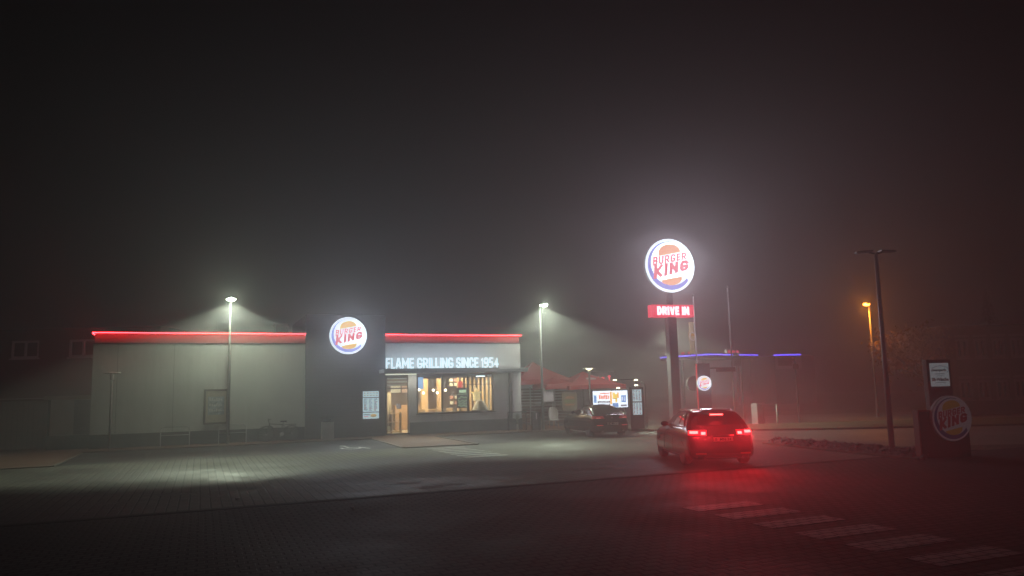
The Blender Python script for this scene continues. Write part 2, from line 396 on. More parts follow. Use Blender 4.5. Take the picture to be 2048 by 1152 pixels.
# right: pale lane, grass verge, street beyond
sheet('lane', [(24.3, -9.5), (26.0, -9.2), (32, -11.2), (50, -20.5), (50, -31), (26, -20.6), (24.7, -16.4)], M_conc)
sheet('grass_verge', [(26.2, -5.0), (33.5, -7.2), (52, -14.5), (50, -20.4), (31.4, -12.2), (26.5, -9.0)], M_grass, .0, th=.09)
sheet('street', [(30, -1), (42, 3), (90, -14), (90, -30), (52, -14.4), (34, -6.0), (30, -3)], M_road)
sheet('grass_island', [(24.4, -5.0), (26.6, -4.4), (28.6, -6.2), (27.6, -8.4), (24.9, -7.2)], M_grass, 0, th=.1)
# litter and pale worn patches on the yard
rs = random.Random(3)
b = new()
for i in range(46):
    x = rs.uniform(1, 15.5); y = rs.uniform(-21.8, -15.5); r = rs.uniform(.12, .4)
    vs = [b.verts.new((x+r*rs.uniform(.6, 1.3)*math.cos(t), y+r*.6*rs.uniform(.5, 1.3)*math.sin(t), .003)) for t in [k*PI/4 for k in range(8)]]
    f = b.faces.new(vs)
bmesh.ops.recalc_face_normals(b, faces=b.faces)
struct('pale_patches', b, mat('pale_patch', (.15, .147, .13), .8, spec=.1, var=.3, vs=6))
for i, (x, y, lb) in enumerate(((5.3, -21.4, 'crumpled white paper cup lying by the drain line on the left'), (7.2, -24.0, 'small white paper scrap on dark pavers nearer than the drain line'))):
    b = new(); bmesh.ops.create_icosphere(b, subdivisions=2, radius=.045)
    for v in b.verts: v.co *= rs.uniform(.7, 1.2); v.co.z *= .6
    bmesh.ops.transform(b, matrix=Matrix.Translation((x, y, .03)), verts=b.verts)
    tag(obj('litter', b, MATS['plain_white']), lb, 'litter', 'litter on the yard')

# ================================================================ RESTAURANT
R = thing('fast_food_restaurant', 'flat-roofed white restaurant with dark tower, red light line and lit windows', 'restaurant', (0, 0, 0))
LW, TW, EW, DP = 9.32, 13.34, 21.03, 14
def wbox(name, x0, x1, y0, y1, z0, z1, m, parent=R, bevel=0, label=None):
    b = new(); box(b, x0, x1, y0, y1, z0, z1); return obj(name, b, m, parent, bevel, label)
# left wing
wl = wbox('wall', 0, LW, 0, DP, .62, 4.74, M_white, label='windowless white panel wall of the left wing')
wbox('plinth', -.02, LW, -.03, DP, 0, .618, M_plinth)
b = new()
for s in (1.0, 3.35): box(b, s-.008, s+.008, -.003, .01, .65, 4.7)
obj('panel_joint', b, mat('joint', (.2, .2, .19), .8), wl)
wbox('parapet', .04, LW, .06, DP-.1, 4.742, 5.16, M_fascia)
wbox('coping', -.05, LW, -.14, DP+.05, 5.24, 5.28, M_dark)
wbox('ledge', -.03, LW, -.05, .058, 4.70, 4.76, M_dark)
M_led = glow('red_led', (1, .025, .035), 30)
wbox('light_line', -.05, LW, -.12, -.085, 5.195, 5.225, M_led)
wbox('light_line', -.06, -.03, 0, DP, 5.165, 5.2, M_led)
# tower
tw = new(); box(tw, LW+.005, TW, -.14, 6, 0, 6.2); T = obj('tower', tw, M_clad, R, label='tall dark clad tower block between the two wings')
b = new()
for i in range(31): box(b, LW+.03, TW-.03, -.146, -.1405, .25+i*.2, .262+i*.2)
obj('cladding_joint', b, mat('joint_dark', (.03, .03, .03), .7), T)
# entrance wing: shell walls with door and window openings
w0, w1, wz0, wz1 = 15.06, 19.36, 1.06, 3.10
d0, d1 = 13.4, 14.58
fw = new()
box(fw, d1+.06, w0-.03, 0, .25, .62, 3.16)                      # pier between door and window
box(fw, w0-.03, w1+.03, 0, .25, .62, wz0-.03)                   # under the window
box(fw, w1+.03, EW, 0, .25, .62, 3.16)                      # right of window
obj('wall', fw, M_grey, R, label='grey panel wall around the window')
b = new(); box(b, TW+.002, EW, 0, .25, 3.165, 4.78); obj('wall', b, M_white, R, label='plain upper wall behind the slogan')
b = new(); box(b, EW-.2, EW, .252, DP, 0, 4.78); obj('wall', b, M_white, R, label='side wall facing the terrace')
b = new(); box(b, TW+.002, EW-.2, 7.2, 7.35, 0, 4.7); obj('wall', b, mat('back_wall', (.2, .12, .075), .6, var=.3, vs=1.5), R, label='back wall of the dining room')
wbox('plinth', d1+.06, EW+.01, -.03, .24, 0, .618, M_plinth)
b = new()
for z in (.92,): box(b, d1+.08, EW-.02, -.003, .01, z, z+.008)
for z in (1.62, 2.35): box(b, d1+.08, w0-.05, -.003, .01, z, z+.008); box(b, w1+.05, EW-.02, -.003, .01, z, z+.008)
for s in (16.4, 17.9, 19.4, 20.3): box(b, s, s+.008, -.003, .01, .64, wz0-.05)
obj('panel_joint', b, MATS['joint'], R)
wbox('roof', TW, EW, 0, DP, 4.782, 4.80, M_dark)
wbox('parapet', TW+.003, EW-.04, .06, DP-.1, 4.802, 5.16, M_fascia)
wbox('coping', TW+.003, EW+.05, -.139, DP+.05, 5.24, 5.28, M_dark)
wbox('ledge', TW+.003, EW+.03, -.05, .058, 4.76, 4.80, M_dark)
wbox('light_line', TW+.02, EW+.04, -.12, -.085, 5.195, 5.225, M_led)
wbox('roof', .1, LW-.1, .2, DP-.2, 4.6, 4.65, M_dark)
wbox('pilaster', 20.28, 20.42, -.1, -.002, .6, 3.14, mat('pilaster', (.1, .1, .1), .5))
wbox('corner_panel', 20.5, 20.98, -.04, -.004, .62, 3.1, M_trim)
# canopy slab and slogan
wbox('canopy', 13.0, 20.95, -1.2, -.002, 3.17, 3.37, mat('canopy_metal', (.3, .31, .32), .45), bevel=.01)
wbox('canopy_edge', 19.3, 20.96, -1.23, -1.202, 3.33, 3.375, M_trim)
b = block_bm('FLAME GRILLING SINCE 1954', 6.1, .53, .145, .035, 13.13, 3.40, -1.2)
obj('slogan', b, glow('slogan_white', (.70, .92, 1), 1.7), R, label='glowing white words FLAME GRILLING SINCE 1954 standing on the canopy')
lamp('slogan_light', 'AREA', 150, (16.2, -1.28, 3.7), (.75, .9, 1), R, shape='RECTANGLE', size=6.1, size_y=.5, rot=(-PI/2, 0, 0))
lamp('slogan_light', 'AREA', 45, (16.2, -1.08, 3.7), (.6, .8, 1), R, shape='RECTANGLE', size=6.1, size_y=.4, rot=(PI/2, 0, 0))
wbox('slogan_rail', 13.1, 19.25, -1.16, -1.12, 3.372, 3.4, M_dark)
# window
WF = new()
def frame(b, x0, x1, z0, z1, y0, y1, t, mull=()):
    box(b, x0, x1, y0, y1, z0, z0+t); box(b, x0, x1, y0, y1, z1-t, z1)
    box(b, x0, x0+t, y0, y1, z0+t, z1-t); box(b, x1-t, x1, y0, y1, z0+t, z1-t)
    for m in mull: box(b, m-t/2, m+t/2, y0, y1, z0+t, z1-t)
frame(WF, w0, w1, wz0, wz1, .02, .14, .06, (16.47, 17.9))
win = obj('window', WF, M_dark, R, .006)
wbox('sill', w0-.06, w1+.1, -.08, .0, wz0-.05, wz0-.002, M_dark, win)
wbox('pane', w0+.05, w1-.05, .075, .081, wz0+.05, wz1-.05, M_glass, win)
# entrance door: frame, transom, glass
b = new(); frame(b, d0, d1+.05, 0.02, 3.12, .03, .13, .07); box(b, d0+.07, d1-.02, .03, .13, 2.38, 2.44)
dr = obj('door', b, M_dark, R, .005)
wbox('pane', d0+.07, d1-.02, .075, .08, .09, 3.05, M_glass, dr)
wbox('handle', d0+.16, d0+.19, -.03, 0.0, .9, 1.5, M_alu, dr)
b = new()
for z in (2.55, 2.72, 2.89): box(b, d0+.08, d1-.03, .16, .2, z, z+.06)
obj('louvre', b, M_trim, dr)
wbox('door_head', TW+.02, w0-.05, -.06, .02, 3.11, 3.16, glow('door_head_light', (.95, 1, .75), 1.1))
b = new(); frame(b, d1+.0, d1+.06, .1, 3.1, -.03, .03, .02); obj('door_jamb', b, M_trim, dr)
lamp('canopy_light', 'AREA', 26, (14.6, -.5, 3.15), (1, .95, .8), R, shape='RECTANGLE', size=2.0, size_y=.3)
lamp('canopy_light', 'AREA', 10, (18.4, -.5, 3.15), (1, .95, .8), R, shape='RECTANGLE', size=3.5, size_y=.3)
# dining room shell
wbox('floor', TW+.02, EW-.2, .26, 7.19, .0, .05, mat('floor_tiles', (.4, .3, .2), .4), label='tiled dining room floor')
wbox('ceiling', TW+.02, EW-.2, .26, 7.19, 3.2, 3.25, mat('ceiling', (.45, .42, .38), .8))
b = new()
for i in range(9): box(b, TW+.1, EW-.3, .6+i*.7, .72+i*.7, 3.02, 3.18)
obj('ceiling_batten', b, mat('batten', (.12, .08, .05), .7), R)
lamp('room_light', 'AREA', 650, (16.4, 3.2, 2.98), (1, .74, .46), R, shape='RECTANGLE', size=5, size_y=4)
lamp('room_light', 'AREA', 130, (20.2, 2.0, 2.98), (1, .82, .6), R, shape='RECTANGLE', size=1.2, size_y=2)
lamp('room_light', 'AREA', 190, (13.95, 1.6, 2.98), (1, .85, .55), R, shape='RECTANGLE', size=.9, size_y=1.5)
# side roundel on east wall
sr = bpy.data.objects.new('side_sign', None); COL.objects.link(sr); sr.parent = R; sr.location = (EW+.12, 1.0, 3.85); sr.rotation_euler = (0, 0, PI/2)
roundel(sr, .48, .1, True, LIT)
# roof lights
b = new(); box(b, 8.3, 9.0, 5, 5.7, 5.0, 6.1); box(b, 8.25, 9.05, 4.95, 5.75, 6.1, 6.16); obj('chimney', b, M_clad, R)
# wall roundel: hangs on the tower
ws = thing('round_wall_sign', 'round glowing burger logo sign mounted high on the dark tower', 'sign', (11.4, -.28, 5.13))
roundel(ws, .95, .13, True, LIT)
lamp('sign_light', 'AREA', 190, (0, -.06, 0), (.80, .88, 1), ws, shape='DISK', size=1.85, rot=(-PI/2, 0, 0))
# menu screen on the tower
ms = thing('wall_menu_screen', 'tall lit three-part menu screen on the dark tower beside the door', 'menu screen', (12.565, -.2, 0))
b = new(); box(b, -.46, .46, 0, .055, .86, 2.33); obj('screen_housing', b, M_dark, ms, .01)
M_scr = glow('screen_white', (.62, .84, .92), .8)
M_ink = glow('screen_ink', (.1, .2, .25), .12, False); M_food = glow('screen_food', (.75, .55, .2), .7, False); M_inkr = glow('screen_red', (.8, .15, .1), .7, False)
def screen(parent, x0, x1, z0, z1, y, seed, mode):
    r = random.Random(seed)
    b = new(); box(b, x0, x1, y, y+.01, z0, z1); s = obj('screen', b, M_scr, parent)
    ink, food, red = new(), new(), new()
    W, H_ = x1-x0, z1-z0
    if mode == 'icons':
        for i in range(5):
            for j in range(2):
                cx = x0+W*(.12+.19*i); cz = z0+H_*(.28+.42*j)
                box(ink, cx-.05*W, cx+.04*W, y-.004, y-.001, cz-.06*H_, cz+.08*H_)
                box(food, cx-.03*W, cx+.03*W, y-.006, y-.0045, cz, cz+.1*H_)
    elif mode == 'list':
        for c in range(3):
            zz = z1-.06*H_
            while zz > z0+.08*H_:
                L = r.uniform(.12, .24)*W; cx = x0+W*(.06+.32*c)
                box(ink, cx, cx+L, y-.004, y-.001, zz-.03*H_, zz)
                if r.random() < .3: box(red, cx, cx+L*.8, y-.004, y-.001, zz-.045*H_, zz-.03*H_)
                zz -= r.uniform(.055, .085)*H_
    else:
        box(ink, x0+.05*W, x0+.45*W, y-.004, y-.001, z0+.6*H_, z0+.72*H_)
        box(red, x0+.05*W, x0+.35*W, y-.004, y-.001, z0+.3*H_, z0+.4*H_)
        prism(food, [(x0+W*(.66+.2*math.cos(t)), z0+H_*(.5+.28*math.sin(t))) for t in [k*PI/8 for k in range(16)]], y-.004, y-.001)
        box(ink, x0+.48*W, x0+.84*W, y-.007, y-.005, z0+.36*H_, z0+.44*H_)
    for nm, bb, mm in (('menu_text', ink, M_ink), ('menu_picture', food, M_food), ('menu_price', red, M_inkr)):
        if len(bb.verts): obj(nm, bb, mm, s)
        else: bb.free()
screen(ms, -.41, .41, 1.99, 2.29, -.012, 1, 'icons')
screen(ms, -.41, .41, 1.25, 1.95, -.012, 2, 'list')
screen(ms, -.41, .41, .9, 1.21, -.012, 3, 'food')
# poster case on the left wing
pc = thing('poster_case', 'brown framed poster case on the white wall behind the lamp post', 'poster case', (5.22, -.001, 0))
b = new(); frame(b, -.55, .55, .9, 2.56, -.09, -.002, .1); obj('case_frame', b, mat('case_brown', (.09, .07, .05), .5), pc, .01)
b = new(); box(b, -.45, .45, -.03, -.02, 1.0, 2.46); po = obj('poster', b, mat('poster_paper', (.42, .38, .3), .5), pc)
b = new(); box(b, -.36, .36, -.036, -.031, 1.35, 2.2); obj('poster_picture', b, mat('poster_blue', (.3, .34, .36), .5, var=.5, vs=9), po)
b = new()
for z in (2.0, 1.75, 1.5):
    for i in range(6): box(b, -.3+i*.1, -.3+i*.1+.06, -.041, -.037, z, z+.14-.03*(i % 3))
obj('poster_lettering', b, mat('poster_ink', (.55, .55, .52), .5), po)

# ---- inside the restaurant (own things)
def table(x, y, w_, d_, lb):
    t = thing('dining_table', lb, 'table', (x, y, .05), 0, 'dining tables')
    b = new(); box(b, -w_/2, w_/2, -d_/2, d_/2, .98, 1.03); obj('table_top', b, M_lwood, t, .005)
    b = new(); tube(b, (0, 0, .0), (0, 0, .98), .04); lathe(b, [(.25, 0), (.25, .03)], (0, 0, 0), 16); obj('leg', b, M_dark, t)
table(15.6, 1.3, 1.2, .7, 'high wooden table behind the left window pane'); table(17.3, 1.5, 1.1, .7, 'high wooden table behind the middle window pane'); table(18.7, 1.3, .8, .7, 'high wooden table behind the right window pane')
def stool(x, y, rz, lb):
    t = thing('bar_chair', lb, 'chair', (x, y, .05), rz, 'high dining chairs')
    b = new(); box(b, -.2, .2, -.2, .2, .72, .76); obj('seat', b, M_wood, t, .01)
    b = new(); box(b, -.2, .2, .18, .21, .85, 1.2); obj('backrest', b, M_lwood, t, .01)
    for sx in (-.18, .18):
        for sy in (-.18, .18):
            b = new(); tube(b, (sx, sy, 0), (sx*.9, sy*.9, 1.15 if sy > 0 else .72), .015, n=6); obj('leg', b, M_dark, t)
for x, y, rz, lb in ((15.3, 2.0, 0, 'wooden high chair at the left table behind the glass'), (16.0, 2.1, .3, 'wooden high chair right of the first one at the left table'), (17.0, 2.3, 0, 'wooden high chair at the middle table'), (17.6, 2.3, -.2, 'wooden high chair nearest the menu board at the middle table'), (18.5, 2.0, .2, 'wooden high chair at the right table')):
    stool(x, y, rz, lb)
for i, (x, y, z, lb) in enumerate(((15.2, 1.6, 2.02, 'lowest lit pendant bulb at the window left edge'), (15.9, 2.6, 2.34, 'highest lit pendant bulb over the left table'), (16.25, 3.0, 2.14, 'lit pendant bulb just left of the window mullion pair'), (16.6, 2.2, 2.28, 'lit pendant bulb in front of the tall wooden panel'), (16.95, 2.6, 2.13, 'lit pendant bulb low beside the first mullion'), (17.25, 2.0, 2.27, 'lit pendant bulb left of the green neon menu board'))):
    t = thing('pendant_lamp', lb, 'pendant lamp', (x, y, z), 0, 'pendant lamps in the window')
    b = new(); bmesh.ops.create_uvsphere(b, u_segments=12, v_segments=8, radius=.055); obj('bulb', b, glow('bulb', (1, .78, .45), 30), t)
    b = new(); tube(b, (0, 0, .05), (0, 0, 3.18-z), .006, n=6); obj('cord', b, M_dark, t)
b = new(); box(b, -.22, .22, -.12, .12, 0, .03); o = obj('ceiling_lamp', b, glow('ceiling_lamp_glow', (.85, .95, 1), 6)); o.location = (18.95, .9, 2.98); tag(o, 'small white ceiling light at the top of the right window pane', 'ceiling light')
ct = thing('service_counter', 'long wooden service counter deep inside behind the middle pane', 'counter', (16.6, 5.9, .05))
b = new(); box(b, -1.6, 1.6, -.3, .3, 0, 1.05); obj('counter_body', b, M_wood, ct)
b = new(); box(b, -1.65, 1.65, -.36, .33, 1.05, 1.1); obj('counter_top', b, M_lwood, ct)
for i, (x, c_) in enumerate(((15.6, (.9, .75, .5)), (16.3, (.85, .5, .3)), (17.0, (.9, .8, .6)))):
    b = new(); box(b, -.3, .3, 0, .05, 0, .42); o = obj('wall_menu', b, glow('wall_menu%d' % i, c_, .7, False)); o.location = (x, 6.9, 2.2+.0*i); tag(o, ('left', 'middle', 'right')[i]+' one of three warm lit menu panels on the back wall', 'menu panel', 'menu panels on the back wall')
# wood panels and screens
def simple(name, x0, x1, y0, y1, z0, z1, m, lb, cat, g=None, bevel=.008):
    b = new(); box(b, (x0-x1)/2, (x1-x0)/2, (y0-y1)/2, (y1-y0)/2, 0, z1-z0); o = obj(name, b, m, None, bevel); o.location = ((x0+x1)/2, (y0+y1)/2, z0); return tag(o, lb, cat, g)
simple('wood_column', 16.7, 17.1, 5, 5.3, .05, 3.0, M_lwood, 'pale timber column between the pendant lamps', 'column', 'timber columns inside')
simple('wood_column', 17.6, 17.8, 4.6, 4.9, .05, 3.0, M_lwood, 'slim pale timber column behind the middle mullion', 'column', 'timber columns inside')
simple('booth_bench', 14.9, 16.4, 4.2, 4.8, .05, 1.45, M_wood, 'brown booth bench behind the left pane', 'bench')
def slat_wall(x0, x1, y, n, lb):
    t = thing('slatted_screen', lb, 'room screen', ((x0+x1)/2, y, .05))
    W = x1-x0
    b = new()
    for i in range(n): c = -W/2+W*(i+.5)/n; box(b, c-.05, c+.05, -.04, .04, 0, 2.95)
    obj('slat', b, M_lwood, t)
    b = new(); box(b, -W/2, W/2, -.05, -.041, .9, .96); box(b, -W/2, W/2, -.05, -.041, 2.5, 2.55); obj('rail', b, M_dark, t)
slat_wall(18.3, 20.6, 3.3, 9, 'row of tall vertical wooden slats behind the right window pane')
mb = thing('menu_board', 'black board with pale green burger line drawing behind the middle pane', 'menu board', (17.75, .5, 1.28))
b = new(); box(b, -.33, .33, 0, .03, 0, 1.1); obj('board', b, mat('blackboard', (.02, .025, .025), .6), mb, .005)
b = new(); box(b, -.2, .2, -.01, -.004, .82, .98)
for k in range(4):
    for i in range(14): 
        a = PI*i/14; r = .24-.0*k
    z0_ = .12+k*.13
    path(b, [(-.26+.52*i/10, -.008, z0_+.05*math.sin(i*1.3+k)+(.08*math.sin(PI*i/10) if k == 3 else 0)) for i in range(11)], .013, 5)
path(b, [(-.3, -.008, .75), (.3, -.008, .75)], .012, 5)
obj('board_drawing', b, glow('board_chalk', (.75, .95, .6), .9, False), mb)
simple('info_screen', 14.98+.12, 15.5, .35, .38, 2.35, 2.98, glow('info_blue', (.45, .65, 1), 1.0), 'small blue lit screen hanging at the left end of the window', 'screen')
b = new(); lathe(b, [(.48, 0), (.45, .05), (.2, .5), (.12, .52)], (0, 0, 0), 24); o = obj('serving_dome', b, mat('grey_cone', (.4, .37, .3), .5)); o.location = (18.85, .75, 1.12); tag(o, 'grey conical hood standing behind the right window pane', 'hood')
b = new(); box(b, -.16, .16, -.16, .16, 0, .4); box(b, -.22, .22, -.22, .22, .4, .5); lathe(b, [(.1, .5), (.02, .72)], n=8); o = obj('lantern_lamp', b, glow('lantern', (1, .75, .35), .8)); o.location = (18.95, 1.6, 1.65); tag(o, 'square yellow lantern above the grey hood behind the right pane', 'lantern')
for x, z, s_ in ((18.15, 2.7, .3), (18.2, 1.45, .32), (17.25+.85, 2.1, .25)):
    pass
pb = thing('picture_wall', 'cluster of small framed pictures behind the second mullion', 'picture frames', (18.0, 2.9, 0))
for i, (x, z) in enumerate(((-.22, 2.75), (.05, 2.75), (-.22, 2.5), (.05, 2.5), (-.2, 1.75), (.1, 1.75), (-.2, 1.45), (.1, 1.45))):
    b = new(); box(b, x, x+.2, 0, .02, z, z+.18); obj('picture', b, mat('pic%d' % (i % 3), ((.7, .68, .6), (.6, .3, .25), (.65, .6, .5))[i % 3], .6), pb)
simple('red_banner', 18.28, 18.55, 2.8, 2.83, 2.2, 2.75, M_redm, 'red banner hanging behind the right window pane', 'banner')
# shelving seen through the door
sh = thing('tray_shelf', 'pale wooden tray shelf unit inside the glass door', 'shelf', (14.0, 1.5, .05))
b = new(); box(b, -.5, .5, -.2, .2, .05, .1); box(b, -.5, .5, -.2, .2, .55, .6); box(b, -.5, .5, -.2, .2, 1.0, 1.05)
obj('shelf', b, M_lwood, sh)
b = new(); box(b, -.55, -.5, -.2, .2, 0, 1.4); box(b, .5, .55, -.2, .2, 0, 1.1); box(b, .0, .04, -.2, .2, 0, 1.0); obj('side_panel', b, M_lwood, sh)
b = new(); box(b, -.48, -.05, -.18, .18, .1, .35); obj('bin', b, mat('cream', (.7, .65, .45), .6), sh)
simple('notice_board', 13.8, 14.35, 2.9, 2.93, 1.1, 2.2, mat('notice_brown', (.45, .36, .25), .7), 'brown notice panel behind the door glass', 'panel')
simple('paper_notice', 13.95, 14.2, .05, .06, 1.35, 1.62, MATS['plain_white'], 'white paper notice on the door glass', 'notice')

# ================================================================ FRONT OF THE BUILDING
def rack(x, y, lb):
    t = thing('bicycle_rack', lb, 'bicycle rack', (x, y, 0), 0, 'bicycle racks by the wall')
    b = new(); pts = [(-.6, 0, 0), (-.6, 0, .74)]+[(-.46-.14*math.cos(a), 0, .74+.14*math.sin(a)) for a in (.5, 1.1, 1.57)]+[(.46+.14*math.sin(a), 0, .74+.14*math.cos(a)) for a in (0, .5, 1.1, 1.57)]+[(.6, 0, 0)]
    path(b, pts, .022); obj('hoop', b, M_alu, t)
    b = new(); tube(b, (-.6, 0, .5), (.6, 0, .5), .018); obj('crossbar', b, M_alu, t)
rack(3.5, -.7, 'steel hoop rack on the left, standing empty before the white wall'); rack(5.95, -.7, 'steel hoop rack beside the tall lamp post foot, below the poster case')
# bicycle
bk = thing('bicycle', 'dark city bicycle leaning at the wall near the dark tower', 'bicycle', (8.05, -.5, 0), 0)
bk.scale = (1.12, 1, 1.05)
MB = mat('bike_paint', (.035, .035, .04), .3, var=.1)
for x in (-.52, .52):
    b = new()
    for i in range(28):
        a0, a1 = 2*PI*i/28, 2*PI*(i+1)/28
        tube(b, (x+.33*math.cos(a0), 0, .34+.33*math.sin(a0)), (x+.33*math.cos(a1), 0, .34+.33*math.sin(a1)), .017, n=6, cap=False)
    wh = obj('wheel', b, M_rubber, bk)
    b = new()
    for i in range(14): a0 = 2*PI*i/14; tube(b, (x, 0, .34), (x+.32*math.cos(a0), 0, .34+.32*math.sin(a0)), .003, n=4)
    tube(b, (x, -.04, .34), (x, .04, .34), .02); obj('spokes', b, M_alu, wh)
    b = new(); path(b, [(x+.37*math.cos(a), 0, .34+.37*math.sin(a)) for a in [PI*(.15+.08*i) for i in range(9)]], .012, 6); obj('mudguard', b, MB, bk)
b = new()
path(b, [(.52, 0, .34), (-.05+.17, 0, .32), (.18, 0, .82)], .014); path(b, [(.12, 0, .32), (-.38, 0, .72), (-.41, 0, .86)], .017); path(b, [(.17, 0, .74), (-.39, 0, .80)], .015)
path(b, [(-.52, .04, .34), (-.4, .04, .74)], .012); path(b, [(-.52, -.04, .34), (-.4, -.04, .74)], .012); path(b, [(.52, 0, .34), (.17, 0, .72)], .01)
obj('frame', b, MB, bk)
b = new(); path(b, [(-.41, 0, .86), (-.43, 0, 1.0)], .013); path(b, [(-.33, -.27, .98), (-.43, -.2, 1.02), (-.46, 0, 1.0), (-.43, .2, 1.02), (-.33, .27, .98)], .012); obj('handlebar', b, MB, bk)
b = new(); box(b, .06, .32, -.06, .06, .86, .92); path(b, [(.18, 0, .8), (.19, 0, .87)], .013); obj('saddle', b, M_rubber, bk, .02)
b = new(); lathe(b, [(.09, -.02), (.09, .0)], (.12, -.05, .32), 16, 'Y'); path(b, [(.12, -.08, .32), (.02, -.08, .18)], .01); path(b, [(.12, .08, .32), (.22, .08, .46)], .01); obj('crank', b, M_alu, bk)
b = new(); path(b, [(.2, 0, .74), (.72, 0, .74)], .01); path(b, [(.7, -.05, .74), (.54, -.05, .36)], .006); box(b, .25, .72, -.07, .07, .742, .756); obj('luggage_rack', b, MB, bk)
# litter bin
lb_ = thing('litter_bin', 'grey square litter bin with dark open hood before the dark tower', 'litter bin', (10.28, -.95, 0))
b = new(); box(b, -.28, .28, -.25, .25, .02, .85); obj('bin_body', b, mat('bin_grey', (.3, .3, .28), .5), lb_, .02)
b = new(); box(b, -.26, .26, -.23, .23, .85, .9); lathe(b, [(.16, .9), (.2, .96), (.12, 1.0)], n=20); path(b, [(-.26, 0, .9), (-.34, 0, 1.1), (-.3, 0, 1.16)], .012); box(b, -.3, .34, -.2, .2, 1.1, 1.13); tube(b, (.24, .15, .88), (.24, .15, 1.1), .015); tube(b, (-.24, .15, .88), (-.24, .15, 1.1), .015); obj('bin_hood', b, M_dark, lb_)
# planter / glazed railing by the corner
gr = thing('glazed_railing', 'dark framed glass wind screen at the right corner of the restaurant', 'railing', (20.35, -.95, 0))
b = new(); box(b, -.55, -.49, -.03, .03, 0, 1.02); box(b, .49, .55, -.03, .03, 0, 1.02); box(b, -.49, .49, -.03, .03, .97, 1.02); box(b, -.49, .49, -.02, .02, .38, .42); obj('frame', b, M_dark, gr, .005)
b = new(); box(b, -.49, .49, -.005, .005, .42, .97); obj('pane', b, M_glass, gr)
b = new(); box(b, -.02, .08, .05, .1, 0, .95); box(b, -.1, .16, .04, .11, .6, .9); obj('notice_post', b, M_trim, gr)
an = thing('ashtray_post', 'slim dark ashtray post with pale label near the tall middle lamp', 'ashtray', (21.1, -1.6, 0))
b = new(); box(b, -.16, .16, -.14, .14, 0, 1.0); box(b, .2, .3, -.1, .1, 0, .95); obj('post_body', b, M_dark, an, .015)
b = new(); box(b, .0, .04, -.15, -.142, .6, .92); obj('post_label', b, MATS['plain_white'], an)

# ================================================================ STREET LAMPS
BAND = 46
def batwing(l):
    l.use_nodes = True; n = l.node_tree; em = n.nodes['Emission']
    g = n.nodes.new('ShaderNodeTexCoord'); s = n.nodes.new('ShaderNodeSeparateXYZ'); n.links.new(g.outputs['Normal'], s.inputs[0])
    az = n.nodes.new('ShaderNodeMath'); az.operation = 'ABSOLUTE'; n.links.new(s.outputs[2], az.inputs[0])
    r = n.nodes.new('ShaderNodeMapRange'); r.interpolation_type = 'SMOOTHSTEP'; r.inputs[1].default_value = .37; r.inputs[2].default_value = .80; r.inputs[3].default_value = 1; r.inputs[4].default_value = 0
    n.links.new(az.outputs[0], r.inputs[0])
    f = n.nodes.new('ShaderNodeMapRange'); f.inputs[1].default_value = .1; f.inputs[2].default_value = -.35; f.inputs[3].default_value = 0.0; f.inputs[4].default_value = 1
    n.links.new(s.outputs[1], f.inputs[0])
    m = n.nodes.new('ShaderNodeMath'); m.operation = 'MULTIPLY'; n.links.new(r.outputs[0], m.inputs[0]); n.links.new(f.outputs[0], m.inputs[1])
    n.links.new(m.outputs[0], em.inputs['Strength'])
def lamp_post(x, y, h, lb, col=(.86, 1, .75), power=235, name='tall_lamp_post', tilt=.45, es=60, arm=.5, spot=2.5, halo=220, adir=(0, -1)):
    t = thing(name, lb, 'lamp post', (x, y, 0), math.atan2(adir[1], adir[0])+PI/2, 'lit lamp posts')
    b = new(); tube(b, (0, 0, 0), (0, 0, h-.02), .075, .045, 16, True); obj('pole', b, M_pole, t)
    b = new(); lathe(b, [(.14, 0), (.14, .02), (.09, .03)], n=16); obj('base_plate', b, M_pole, t)
    b = new(); tube(b, (0, 0, h-.04), (0, -arm*.4, h+.02), .03, n=10); lathe(b, [(.02, h+.12), (.15, h+.09), (.2, h+.03), (.19, h+.0)], (0, -arm, 0), 20)
    for v in b.verts:
        if v.co.z > h-.02 and v.co.y < -arm+.25: v.co.y = -arm+(v.co.y+arm)*1.3
    hd = obj('lamp_head', b, M_pole, t)
    b = new(); lathe(b, [(.21, h+.0), (.17, h-.06), (.05, h-.10)], (0, -arm, 0), 20); obj('lens', b, glow('lens_'+name+lb[:6], col, es), hd)
    lamp('lamp_light', 'SPOT', power, (0, -arm, h-.12), col, t, spot_size=spot, spot_blend=.7, shadow_soft_size=.1, rot=(-tilt*.15, 0, 0))
    if name == 'tall_lamp_post' and y < 10:      # street optic: throws most of its light low and outwards
        q = lamp('lamp_light', 'SPOT', power*BAND, (0, -arm, h-.12), col, t, spot_size=2.42, spot_blend=.12, shadow_soft_size=.12)
        batwing(q.data)
    lamp('lamp_glow', 'POINT', halo, (0, -arm-.34, h-.06), col, t, shadow_soft_size=.06)
    return t
lamp_post(5.73, -1.24, 6.68, 'tall lit lamp post before the white left wing')
lamp_post(21.49, -1.8, 6.7, 'tall lit lamp post right of the restaurant, by the red parasols')
lamp_post(32.85, 2.7, 6.3, 'tall lit lamp post half hidden behind the sign pylon', power=150)
lamp_post(42.94, -4.4, 6.95, 'orange glowing street lamp far right across the street', (1, .30, .03), 900, 'street_lamp', .1, 30, .4, 2.5, 330, (-.9, -.4))
lamp_post(.4, 20.5, 7.0, 'lamp post behind the left wing, its lit head peeping over the red line', power=1200, adir=(-.3, -1))
lamp_post(12.4, 19.5, 7.4, 'lamp post behind the entrance wing, its lit head peeping over the red line', power=1200, halo=150)
